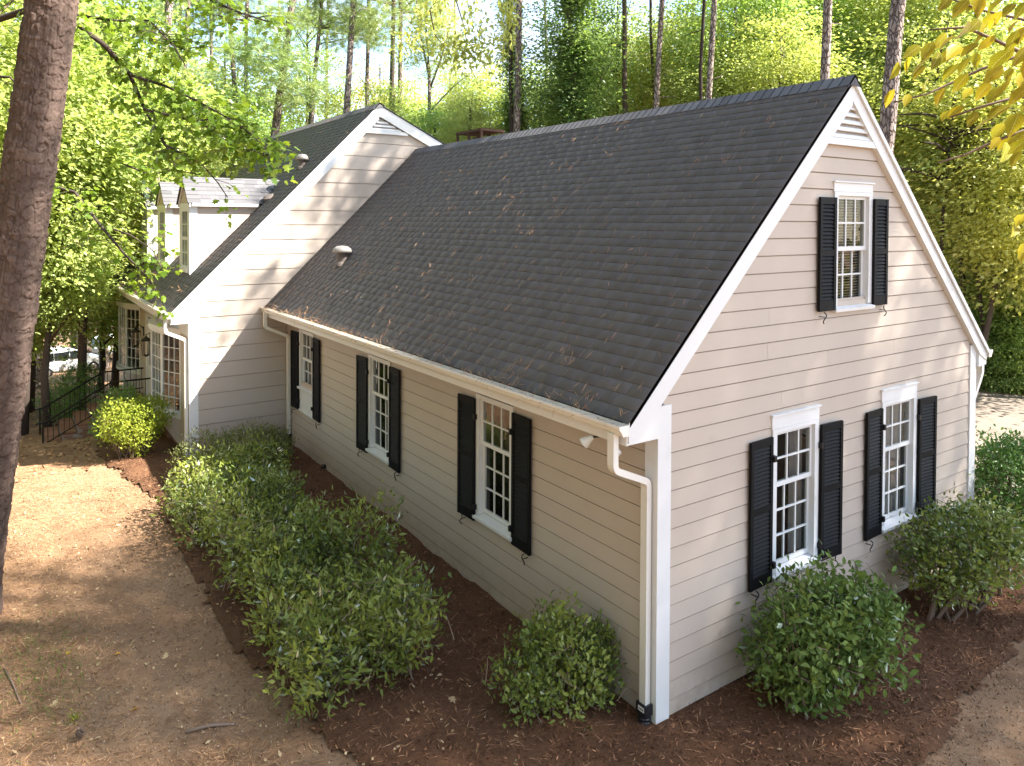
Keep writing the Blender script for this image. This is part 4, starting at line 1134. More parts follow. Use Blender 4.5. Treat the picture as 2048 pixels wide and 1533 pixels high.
def unit(v): return v / (np.linalg.norm(v, axis=-1, keepdims=True) + 1e-9)

def crown_mesh(name, seed, rx, rz, nclump, per, leaf, mat, csx=0.55, csz=0.20, shell=0.55, lw=0.62, droop=0.35, hole=0.0):
    """sprays of leaves spread through a lumpy ellipsoid; centre at origin"""
    r = np.random.default_rng(seed)
    u = unit(r.normal(size=(nclump, 3)))
    rad = shell + (1 - shell) * r.random(nclump) ** 0.6
    bump = 0.78 + 0.5 * (vnoise(u[:, 0] * 3 + u[:, 2] * 2 + 9, u[:, 1] * 3 + 5, 1.0, seed) - 0.3)
    C = u * (rad * bump)[:, None] * np.array([rx, rx, rz])
    n = nclump * per
    ci = np.repeat(np.arange(nclump), per)
    sc_ = (0.6 + 0.8 * r.random(nclump))[ci]
    off = r.normal(size=(n, 3)) * np.array([csx, csx, csz]) * sc_[:, None]
    outw = unit(C * np.array([1, 1, 0.3]))[ci]
    rr = np.linalg.norm(off[:, :2], axis=1)
    off[:, 2] -= droop * rr * 0.5
    P = C[ci] + off
    Dv = unit(off * np.array([1, 1, .4]) + outw * 0.35 + r.normal(size=(n, 3)) * 0.35 + np.array([0, 0, -0.25]))
    N = unit(np.array([0, 0, 1.0]) + r.normal(size=(n, 3)) * 0.55 + outw * 0.4)
    ln = leaf * (0.65 + 0.7 * r.random(n))
    ct = r.random(nclump)[ci]
    tone = 0.35 * r.random(n) + 0.55 * ct + 0.1
    return leaf_mesh(name, P, Dv, N, ln, ln * lw, mat, RHOMB, tone), C

def needle_mesh(name, seed, rx, rz, ntuft, nl, per, mat):
    r = np.random.default_rng(seed)
    u = unit(r.normal(size=(ntuft, 3))); C = u * (0.35 + 0.65 * r.random((ntuft, 1))) * np.array([rx, rx, rz])
    n = ntuft * per; ci = np.repeat(np.arange(ntuft), per)
    ax = unit(u * np.array([1, 1, .4]) + r.normal(size=(ntuft, 3)) * .4 + np.array([0, 0, .3]))[ci]
    D = unit(ax * 0.7 + r.normal(size=(n, 3)) * 0.6)
    ln = nl * (0.7 + 0.5 * r.random(n))
    return leaf_mesh(name, C[ci] - ax * 0.05 + r.normal(size=(n, 3)) * 0.04, D, r.normal(size=(n, 3)), ln, np.full(n, 0.022), mat, RHOMB, 0.5 * r.random(n) + 0.5 * r.random(ntuft)[ci]), C

CR = {}
def crowns():
    CR['broad'] = [crown_mesh('crown', 100 + i, 3.0, 3.6, 230, 80, 0.15, M['leaf_green']) for i in range(3)]
    CR['tall'] = [crown_mesh('crown', 120 + i, 2.4, 5.0, 250, 76, 0.15, M['leaf_green'], csx=.5, csz=.25) for i in range(2)]
    CR['airy'] = [crown_mesh('crown', 140 + i, 3.0, 4.0, 130, 48, 0.14, M['leaf_green'], csx=.5, csz=.22, shell=.25) for i in range(2)]
    CR['under'] = [crown_mesh('crown', 160 + i, 2.0, 1.9, 150, 70, 0.13, M['leaf_green'], csx=.45, csz=.14) for i in range(2)]
    CR['pine'] = [needle_mesh('crown', 180 + i, 2.0, 1.5, 110, 0.34, 34, M['needle']) for i in range(2)]
    CR['ivy'] = [crown_mesh('ivy', 190 + i, 0.42, 5.5, 260, 26, 0.14, M['leaf_dark'], csx=.20, csz=.22, shell=.8) for i in range(2)]
crowns()

def trunk_mesh(name, pts, r0, r1, mat, limbs=(), n=10, tone=0.5):
    q = MB(); q.tone = tone
    k = len(pts); q.tube(pts, [r0 + (r1 - r0) * (i / (k - 1)) ** 0.8 for i in range(k)], n)
    for lp, a, b in limbs:
        kk = len(lp); q.tube(lp, [a + (b - a) * i / (kk - 1) for i in range(kk)], 6)
    return q.mesh(name, mat, smooth=True)

def crown_on(parent, kind, variant, loc, scale, rotz, mat, name='crown'):
    me, C = CR[kind][variant % len(CR[kind])]
    o = link(name, me, parent, loc)
    o.rotation_euler = (0, 0, rotz); o.scale = scale
    if mat is not None:
        o.material_slots[0].link = 'OBJECT'; o.material_slots[0].material = mat
    o["kind"] = 'stuff'
    return o

tr = random.Random(77)
def broadleaf(px, py, depth, s, kind, mat, label, group, cat='tree', name='broadleaf_tree', trunk='bark_dark', tr_r=0.14, sz=None, base=None, nlimb=9, zmin=None):
    """crown centred on the given direction; trunk down to the ground below it"""
    c = at_depth(px, py, depth)
    b = np.array(base if base is not None else (c[0] + tr.uniform(-.6, .6), c[1] + tr.uniform(-.6, .6), 0.0))
    b[2] = float(ground_z(b[0], b[1])) - 0.15
    t = empty(name, tuple(b), label, cat, group)
    lc = c - b
    sc3 = (s * tr.uniform(.9, 1.1), s * tr.uniform(.9, 1.1), (sz or s) * tr.uniform(.92, 1.08))
    v = tr.randrange(3); rz = tr.uniform(0, 6.28)
    _, C = CR[kind][v % len(CR[kind])]
    crz = C[:, 2].max() * sc3[2]
    top = lc + np.array([0, 0, crz * 0.7])
    pts = [np.zeros(3), lc * np.array([.3, .3, .33]) + np.array([tr.uniform(-.15, .15), tr.uniform(-.15, .15), 0]), lc * np.array([.75, .75, .66]), lc, top]
    limbs = []
    rot = np.array([[math.cos(rz), -math.sin(rz), 0], [math.sin(rz), math.cos(rz), 0], [0, 0, 1]])
    for k in range(nlimb):
        q = rot @ (C[tr.randrange(len(C))] * np.array(sc3)) + lc
        f = tr.uniform(0.45, 0.95); st = pts[2] * (1 - f) + top * f * 0.9 if f > .5 else pts[1] * .4 + pts[2] * .6
        if q[2] < st[2] - 0.8: st = pts[2]
        mid = (st + q) / 2 + np.array([0, 0, 0.25 * np.linalg.norm(q - st) * tr.uniform(0, .8)])
        limbs.append(([st, mid, q], tr_r * 0.38, 0.012))
    link('trunk', trunk_mesh('trunk', pts, tr_r, tr_r * 0.25, M[trunk], limbs, tone=tr.random()), t)
    crown_on(t, kind, v, tuple(lc), sc3, rz, M[mat])
    return t

def pine(p0, p1, depth, width, label, group, trunk='bark_far', name='pine_tree', sprigs=(), ztop=21.0, tone=None, crown=True, cs=.75):
    """tall bare trunk through two pixels; crown of needles high above"""
    a = at_depth(p0[0], p0[1], depth); c = at_depth(p1[0], p1[1], depth)
    d = (a - c) / (a[2] - c[2])
    gz = float(ground_z(c[0], c[1])) - 0.2
    b = c + d * (gz - c[2]); t = c + d * (ztop - c[2])
    r = 0.5 * width * depth / FPX
    e = empty(name, tuple(b), label, 'tree', group)
    n = 9; pts = [(t - b) * i / (n - 1) + np.array([tr.uniform(-.05, .05), tr.uniform(-.05, .05), 0]) * (0 < i) for i in range(n)]
    limbs = []
    for k in range(5):
        z = tr.uniform(0.25, 0.6); an = tr.uniform(0, 6.28); l = tr.uniform(.25, .8)
        st = (t - b) * z; limbs.append(([st, st + np.array([math.cos(an) * l, math.sin(an) * l, tr.uniform(-.1, .25)])], 0.022, 0.008))
    hi = []
    for k in range(10):
        z = tr.uniform(0.72, 0.97); an = k * 2.4; l = 2.2 * (1.15 - z) / 0.4 + .6
        st = (t - b) * z; en = st + np.array([math.cos(an) * l, math.sin(an) * l, tr.uniform(.1, .7)])
        limbs.append(([st, (st + en) / 2 + np.array([0, 0, .1]), en], 0.06, 0.015)); hi.append(en)
    sp = []
    for (sx, sy, sd, ss) in sprigs:
        q = at_depth(sx, sy, depth + sd) - b
        zz = np.clip((q[2] - 0.3) / (t[2] - b[2]), 0, 1); st = (t - b) * zz
        limbs.append(([st, (st + q) / 2 + np.array([0, 0, .15]), q], 0.035, 0.012)); sp.append((q, ss))
    link('trunk', trunk_mesh('trunk', pts, r * 1.12, r * 0.55, M[trunk], limbs, 12, tr.random() if tone is None else tone), e)
    for q, ss in sp: crown_on(e, 'pine', tr.randrange(2), tuple(q), (ss, ss, ss * .8), tr.uniform(0, 6), None, 'needle_spray')
    if crown:
        for en in (hi if cs > 1 else hi[::2]): crown_on(e, 'pine', tr.randrange(2), tuple(en), (cs, cs, cs * .8), tr.uniform(0, 6), None, 'needle_spray')
    return e

# ------------------------------------------------------------------ shrubs next to the house
def shrub(name, base, blobs, nleaf, leaf, lw, mat, label, cat, group=None, shape=RHOMB, stems=14, stem_r=0.014, seed=1, up=0.5, twigs=0, rough=0.16, hollow=0.55, stemmat='twig', singles=0):
    """blobs: list of (dx,dy,dz,rx,ry,rz) ellipsoids filled with leaves near their surface"""
    r = np.random.default_rng(seed)
    b = np.array([base[0], base[1], float(ground_z(base[0], base[1])) + 0.0])
    e = empty(name, tuple(b), label, cat, group)
    B = np.array(blobs, float)
    area = B[:, 3] * B[:, 4] + B[:, 3] * B[:, 5] + B[:, 4] * B[:, 5]
    pick = r.choice(len(B), nleaf, p=area / area.sum())
    u = unit(r.normal(size=(nleaf, 3)))
    rad = hollow + (1.04 - hollow) * r.random(nleaf) ** 0.55
    lump = 1 + rough * 2 * (vnoise(u[:, 0] * 4 + pick * 3.1, u[:, 1] * 4 + u[:, 2] * 3, 1.4, seed) - 0.5) + rough * 1.2 * (vnoise(u[:, 0] * 9 + pick, u[:, 1] * 9 - u[:, 2] * 8, 1.3, seed + 7) - .5)
    P = B[pick, :3] + u * (rad * lump)[:, None] * B[pick, 3:]
    # group leaves in little tufts around shoots
    k = max(1, nleaf // 7); tuft = r.integers(0, k, nleaf); Ct = P[:k]
    P = np.where((r.random(nleaf) < .75)[:, None], Ct[tuft] + r.normal(size=(nleaf, 3)) * leaf * 0.75, P)
    u = np.where((r.random(nleaf) < .75)[:, None], u[:k][tuft], u)
    keep = P[:, 2] > 0.02
    P = P[keep]; u = u[keep]; n = len(P); tuft = tuft[keep]
    D = unit(u * 0.6 + r.normal(size=(n, 3)) * 0.65 + np.array([0, 0, up]))
    N = unit(u + r.normal(size=(n, 3)) * 0.5 + np.array([0, 0, 0.6]))
    ln = leaf * (0.6 + 0.7 * r.random(n))
    ct = r.random(k)[tuft]
    pat = vnoise(P[:, 0] + 7, P[:, 1] + P[:, 2], 2.6, seed + 3)
    tone = 0.3 * r.random(n) + 0.35 * ct + 0.5 * pat - 0.05
    order = np.argsort(np.linalg.norm(P + b - CAM, axis=1)) if singles else np.arange(n)
    a = order[singles:]
    f = link('foliage', leaf_mesh('foliage', P[a], D[a], N[a], ln[a], ln[a] * lw, mat, shape, tone[a]), e); f["kind"] = 'stuff'
    q = MB()
    ctr = B[:, :3].mean(0)
    for i in range(stems):
        bl = B[r.integers(len(B))]
        en = bl[:3] + unit(r.normal(size=3)) * bl[3:] * 0.75
        if en[2] < .15: en[2] = .15 + .3 * r.random()
        st = np.array([bl[0] * .7 + r.normal() * .08, bl[1] * .7 + r.normal() * .08, -0.05])
        if len(B) > 4: st = np.array([bl[0] + r.normal() * .1, bl[1] + r.normal() * .1, -0.05])
        mid = st * .55 + en * .45 + r.normal(size=3) * .05
        q.tone = r.random(); q.tube([st, mid, en], [stem_r, stem_r * .8, stem_r * .35], 5)
    for i in range(twigs):
        j = r.integers(n); p = P[j]; q.tone = 0.5 + .5 * r.random()
        d = unit(u[j] * .4 + r.normal(size=3) * .7 + np.array([0, 0, .35])) * r.uniform(.1, .32)
        q.tube([p - d * .6, p + r.normal(size=3) * .02, p + d * .5], [0.0045, 0.004, 0.002], 4)
    q.build('stems', M[stemmat], e, kind='stuff')
    return e

hb = []
hr = np.random.default_rng(5)
for t in np.linspace(0, 1, 13):
    y = 2.25 + t * 7.0
    wdt = 0.84 + 0.10 * math.sin(t * 9) + 0.04 * t
    xc = -2.20 - 0.02 * t + 0.10 * math.sin(t * 7) + .12 * sstep(.6, 1, t)
    for k, dx in enumerate((-0.55, 0.08, 0.60)):
        rr = hr.uniform(.74, 1.26)
        hb.append((xc + dx * wdt + hr.normal() * .07 + 2.2, y + hr.normal() * .14 - 5.8, 0.54 + hr.normal() * .10, 0.44 * wdt * rr, 0.42 * rr, 0.40 * rr + hr.normal() * .04))
shrub('hedge', (-2.2, 5.8), hb, 31000, 0.100, 0.34, M['hedge'], 'long low clipped green hedge in the mulch bed along the shaded side wall', 'hedge', shape=LANCE, stems=150, stem_r=0.010, seed=3, twigs=520, rough=.34, hollow=.5)
shrub('leafy_shrub', (-1.5, 10.1), [(-.6, .2, .45, .62, .6, .42), (.25, .35, .5, .6, .5, .42), (-.1, -.5, .42, .7, .5, .40), (.7, .2, .4, .4, .45, .38)], 14000, 0.055, 0.38, M['hedge_pale'], 'pale olive twiggy shrub at the far end of the hedge by the corner', 'shrub', stems=40, stem_r=.008, seed=6, twigs=220, rough=.3)
shrub('leafy_shrub', (-0.62, 0.72), [(0, 0, .50, .50, .50, .50), (-.38, .15, .40, .34, .34, .36), (.35, -.02, .36, .36, .34, .34), (0.0, .12, .85, .26, .26, .22), (-.2, .1, .78, .22, .22, .24), (.42, .0, .6, .2, .2, .25)], 5200, 0.066, 0.48, M['hedge'], 'small upright bright green shrub beside the white corner downspout', 'shrub', shape=OVAL, stems=26, seed=8, rough=.28, hollow=.45, twigs=30, up=.7)
shrub('leafy_shrub', (1.80, -0.76), [(0, 0, .74, .80, .66, .50), (-.45, .1, .64, .45, .45, .44), (.5, 0, .72, .50, .5, .44), (.1, .0, 1.06, .50, .45, .27), (-.3, .1, .32, .45, .4, .28), (.78, -.1, .66, .34, .32, .32), (-.5, .1, 1.0, .22, .2, .16)], 6400, 0.084, 0.52, M['shrub_gloss'], 'round glossy dark green shrub under the left gable window', 'shrub', 'evergreen shrubs along the gable wall', OVAL, 30, .018, 9, .35, 60, .40, .42)
shrub('leafy_shrub', (5.05, -0.74), [(0, 0, .84, .95, .72, .46), (-.5, 0, .76, .5, .5, .42), (.6, 0, .84, .55, .5, .42), (.1, 0, 1.10, .6, .5, .24), (-.62, .1, 1.0, .25, .25, .18)], 7600, 0.072, 0.50, M['hedge'], 'rounded lighter green shrub with bare gnarled stems under the right gable window', 'shrub', 'evergreen shrubs along the gable wall', OVAL, 22, .030, 10, .4, 60, .34, .5)
shrub('leafy_shrub', (7.75, -0.25), [(0, 0, 1.0, .85, .75, .70), (-.35, -.1, 1.1, .6, .55, .6), (.5, .1, 1.0, .6, .6, .6), (0, 0, 1.5, .5, .5, .32), (0.1, 0, .45, .6, .5, .4)], 11000, 0.065, 0.52, M['shrub_gloss'], 'dark tall evergreen shrub at the far corner beside the driveway', 'shrub', 'evergreen shrubs along the gable wall', OVAL, 16, .022, 12, .3, 30, .32, .5)
shrub('leafy_shrub', (-3.1, 12.75), [(0, 0, .85, .62, .62, .48), (-.3, -.1, .9, .42, .42, .40), (.35, .0, .9, .42, .42, .40), (0, 0, .55, .5, .5, .35)], 6500, 0.075, 0.42, M['shrub_lit'], 'sunlit yellow-green azalea shrub in front of the near bow window', 'shrub', stems=30, seed=14, twigs=20, rough=.24, shape=LANCE)
shrub('leafy_shrub', (-3.05, 15.3), [(0, 0, .6, .6, .7, .6), (.1, .5, .7, .5, .5, .5), (-.2, -.4, .5, .5, .5, .45)], 6000, 0.07, 0.42, M['leaf_dark'], 'dark shaded shrub between the sunlit azalea and the brick steps', 'shrub', stems=16, seed=15, rough=.24)
shrub('leafy_shrub', (-3.75, 19.6), [(0, 0, .8, .75, .75, .75), (.2, .2, 1.2, .5, .5, .5), (-.3, -.2, .6, .6, .6, .5)], 7000, 0.075, 0.36, M['leaf_dark'], 'dark green shrub behind the iron handrail of the steps', 'shrub', stems=16, seed=16, rough=.26)

# ------------------------------------------------------------------ big pine on the left, bark in plates
def worley(x, y, n_u, seed):
    """plate pattern on wrapped cylinder coordinates: returns f1,f2,id"""
    xi = np.floor(x).astype(np.int64); yi = np.floor(y).astype(np.int64)
    f1 = np.full(x.shape, 9.0); f2 = np.full(x.shape, 9.0); cid = np.zeros(x.shape)
    def h(a, b, k):
        a = np.mod(a, n_u)
        n = (a * 374761393 + b * 668265263 + k * 974634541 + seed * 69069) & 0x7fffffff
        n = ((n ^ (n >> 13)) * 1274126177) & 0x7fffffff
        return ((n ^ (n >> 16)) & 0xffff) / 65535.0
    for dx in (-1, 0, 1):
        for dy in (-1, 0, 1):
            a = xi + dx; b = yi + dy
            d = np.hypot(a + .15 + .7 * h(a, b, 1) - x, b + .15 + .7 * h(a, b, 2) - y)
            i = h(a, b, 3)
            n1 = d < f1
            f2 = np.where(n1, f1, np.minimum(f2, d)); cid = np.where(n1, i, cid); f1 = np.where(n1, d, f1)
    return f1, f2, cid

def bark_trunk(name, p0, p1, r0, r1, nz, nth, n_u, pz, depth_, mat, parent, sweep=None):
    p0 = np.array(p0, float); p1 = np.array(p1, float)
    Z = np.linspace(0, 1, nz); TH = np.linspace(0, 2 * math.pi, nth, endpoint=False)
    zz, th = np.meshgrid(Z, TH, indexing='ij'); ln = np.linalg.norm(p1 - p0)
    rad = r0 + (r1 - r0) * zz + 0.10 * np.exp(-zz * ln / 0.35)
    wx = 0.5 * (vnoise(th * 3, zz * ln, 2.3, 51) - .5)
    f1, f2, cid = worley(th / (2 * math.pi) * n_u + wx, zz * ln / pz + 0.7 * (vnoise(th * 5, zz * ln * 3, 1.0, 52) - .5), n_u, 7)
    wv = 0.8 * (vnoise(th * 9, zz * ln * 9, 1.0, 53) - .5)
    g1, g2, gid = worley(th / (2 * math.pi) * n_u * 2.0 + wv, zz * ln / pz * 2.6 + wv, n_u * 2, 8)
    k1, k2, kid = worley(th / (2 * math.pi) * n_u * 5.0 + wv, zz * ln / pz * 6.0 - wv, n_u * 5, 9)
    crack = np.clip((f2 - f1) / 0.09, 0, 1) ** .7
    flake = np.clip((g2 - g1) / .12, 0, 1)
    fine = np.clip((k2 - k1) / .2, 0, 1)
    sl = (zz * ln / pz * 2.6) % 1.0
    edge = crack * (.75 + .25 * flake)
    disp = depth_ * (0.55 * crack + 0.85 * (gid - .5) * crack + 0.35 * (cid - .5) + .16 * flake + 0.22 * (kid - .5) * fine + .5 * (vnoise(th * 6, zz * ln, 2.2, 77) - .5) - 0.7)
    R = rad + disp
    ax = (p1 - p0) / ln
    a = np.cross(ax, [0, 1, 0.1]); a /= np.linalg.norm(a); b = np.cross(ax, a)
    ctr = p0 + (p1 - p0) * zz[..., None]
    if sweep is not None: ctr = ctr + np.array(sweep) * (np.sin(zz * math.pi))[..., None]
    V = ctr + (a * np.cos(th)[..., None] + b * np.sin(th)[..., None]) * R[..., None]
    i = np.arange(nz - 1)[:, None]; j = np.arange(nth)[None, :]
    A = (i * nth + j).ravel(); B_ = (i * nth + (j + 1) % nth).ravel()
    F = np.stack([A, B_, B_ + nth, A + nth], 1)
    tone = np.clip((.5 + .5 * edge) * (0.30 + 0.30 * gid + 0.22 * kid + .12 * cid) + 0.30 * (vnoise(th * 4, zz * ln, 1.3, 61) - .45), 0, 1)
    return link(name, np_mesh(name, V.reshape(-1, 3), F, mat, tone.ravel()), parent)
base = np.array([-5.90, 6.575, -0.05]); topc = at_depth(104, 0, 9.45)
dirn = (topc - base) / (topc[2] - base[2])
bp = empty('pine_tree', tuple(base), 'huge pine trunk with scaly reddish bark close by at the left edge', 'tree')
bark_trunk('trunk', (0, 0, -0.1), dirn * 11.5, 0.310, 0.275, 1000, 260, 10, 0.19, 0.027, M['bark'], bp)
link('upper_trunk', trunk_mesh('upper_trunk', [dirn * 11.4, dirn * 15, dirn * 20], 0.255, 0.10, M['bark'], [], 14), bp)
for k in range(7):
    an = k * 2.4; q = dirn * (15.5 + k * .7) + np.array([math.cos(an), math.sin(an), 0.1]) * (2.2 - k * .2)
    qq = MB(); qq.tube([dirn * (15.3 + k * .7), q], [0.06, 0.02], 6); qq.build('limb', M['bark'], bp)
    crown_on(bp, 'pine', k, tuple(q), (.8, .8, .6), an, None, 'needle_spray')

# ------------------------------------------------------------------ pines and other tall trunks in the woods
G1 = 'tall bare pines in the woods'
S_ = 'tall straight slender pine trunk standing in the woods behind the house'
pine((340, 0), (312, 340), 24.5, 21, 'thick grey pine trunk left of the far dormer, largest of that trio', G1, sprigs=((335, 130, -.6, .5), (365, 110, -.5, .45)))
pine((361, 0), (352, 200), 40, 10, 'thin dark pine trunk between the two grey trunks above the dormers', G1, trunk='bark_dark')
pine((379, 0), (366, 150), 35, 13, 'mid-sized grey pine trunk right of the trio above the dormers', G1, sprigs=((410, 150, -.4, .55), (425, 155, .4, .5)))
pine((586, 0), (550, 272), 27, 19, 'leaning pine trunk with feathery needle sprays just left of the main roof peak', G1, sprigs=((530, 100, -1.2, .85), (580, 150, -1.3, .9), (505, 110, -.8, .7), (560, 40, -1, .6), (600, 190, -.8, .7)))
pine((644, 0), (636, 95), 38, 11, 'slim pine with level branches in the pale sky gap', G1, sprigs=((655, 20, -.3, .9), (690, 45, 0, .8), (680, 80, 0, .6)))
pine((708, 0), (694, 228), 30, 16, 'clean reddish pine trunk rising right behind the main roof slope', G1, sprigs=((740, 20, .3, .8), (730, 60, .2, .7)))
pine((737, 0), (735, 215), 40, 11, 'thin straight pine trunk next to the clean reddish one', G1, sprigs=((760, 70, 0, .9), (715, 40, 0, .7)))
pine((786, 0), (782, 215), 36, 13, 'mossy greenish pine trunk behind the main gable peak', G1, trunk='bark_dark')
pine((800, 0), (801, 218), 37, 12, 'brown pine trunk paired with the mossy one behind the gable peak', G1)
pine((1040, 0), (1034, 270), 28, 17, 'pine trunk wrapped in yellow and dark green ivy near the chimney cap', G1)
pine((1327, 0), (1314, 220), 27, 14, 'slender pale pine trunk above the middle of the roof ridge', G1)
pine((1300, 0), (1308, 220), 31, 8, 'very thin dark sapling trunk beside the slender pale pine', G1, trunk='bark_dark')
pine((1427, 0), (1416, 200), 25, 15, 'dark and light pine trunk right of the roof ridge centre', G1)
pine((1407, 40), (1403, 200), 25.6, 9, 'dark shadowed trunk touching the light one above the ridge', G1, trunk='bark_dark')
pine((1656, 0), (1649, 165), 22, 22, 'stout grey pine trunk just left of the near gable peak', G1)
pine((1802, 0), (1767, 300), 18.5, 36, 'biggest grey pine trunk right behind the near gable peak', G1, tone=.75, cs=1.15)
pine((462, 60), (470, 180), 36, 12, 'dark leaning trunk among needles above the main roof', G1, trunk='bark_dark')
pine((494, 60), (492, 260), 38, 11, 'brown trunk half covered in leaves left of the main roof', G1)
pine((421, 0), (424, 170), 42, 10, 'pale narrow trunk between dormers and main roof peak', G1)
pine((1250, 60), (1253, 235), 29, 13, 'brown trunk under green leaves above the ridge', G1, trunk='bark_dark')
S_L = ['far thin trunk in the foliage right beside the big pine', 'hair-thin far trunk left of the clean reddish pine', 'far thin trunk in the sky gap right of the forked sapling', 'far thin trunk right of the yellow ivy vine', 'far thin trunk between ivy-smothered trunk and brown trunk', 'far thin trunk in bright leaves right of the ridge pair', 'far thin trunk left of the stout grey pine', 'thin trunk among leaves right of the biggest grey pine', 'hair-thin far trunk just left of the main roof peak', 'dark thin trunk top only, in leaves above the ridge right half']
for (p0, p1, d, w) in [((196, 0), (198, 200), 40, 9), ((655, 60), (652, 200), 48, 8), ((910, 20), (912, 230), 50, 7), ((1090, 60), (1096, 250), 52, 8), ((1190, 20), (1188, 240), 48, 8), ((1490, 0), (1486, 160), 44, 8), ((1560, 0), (1566, 140), 46, 9), ((1910, 60), (1904, 300), 38, 9), ((560, 100), (562, 240), 50, 8), ((1485, 0), (1480, 90), 36, 12)]:
    pine(p0, p1, d, w, S_L.pop(0), 'distant thin pine trunks', trunk=tr.choice(['bark_far', 'bark_dark']), crown=False)
# ivy on two trunks
iv = pine((1141, 0), (1152, 260), 28, 16, 'thick trunk smothered in dark green ivy left of the ridge middle', G1, trunk='bark_dark', crown=False)
for (px, py, s_) in ((1146, 120, 1.0), (1150, 250, .9)):
    q = at_depth(px, py, 28) - np.array(iv.location); crown_on(iv, 'ivy', 0, tuple(q), (s_ * 1.25, s_ * 1.25, .62), .3, None, 'ivy')
yv = empty('ivy_vine', tuple(at_depth(1029, 260, 29.8)), 'yellow autumn vine climbing the pine trunk near the chimney cap', 'vine')
for (px, py, mt, sz) in ((1020, 60, 'leaf_gold', .30), (1028, 190, 'leaf_dark', .36), (1031, 250, 'leaf_dark', .2)):
    q = at_depth(px, py, 29.75) - np.array(yv.location); crown_on(yv, 'ivy', 1, tuple(q), (.8, .8, sz), .8, M[mt], 'ivy')

# bare forked sapling in the sky gap
fk = empty('young_tree', tuple(at_depth(858, 270, 34)), 'slim forked grey tree with few leaves in the sky gap', 'tree')
o_ = np.array(fk.location); P_ = lambda x, y, d=34: at_depth(x, y, d) - o_
link('trunk', trunk_mesh('trunk', [P_(858, 460), P_(858, 300), P_(859, 200), P_(858, 130)], .12, .07, M['bark_far'], [([P_(858, 150), P_(838, 60), P_(828, -60)], .06, .02), ([P_(859, 180), P_(885, 110), P_(905, 30)], .06, .02), ([P_(858, 140), P_(852, 50), P_(860, -50)], .05, .02), ([P_(858, 225), P_(905, 175), P_(950, 140)], .04, .015)]), fk)
for (x, y, s_) in ((835, 90, .45), (895, 60, .5), (915, 165, .35), (860, 20, .5)): crown_on(fk, 'airy', tr.randrange(2), tuple(P_(x, y)), (s_,) * 3, tr.uniform(0, 6), M['leaf_lime'])

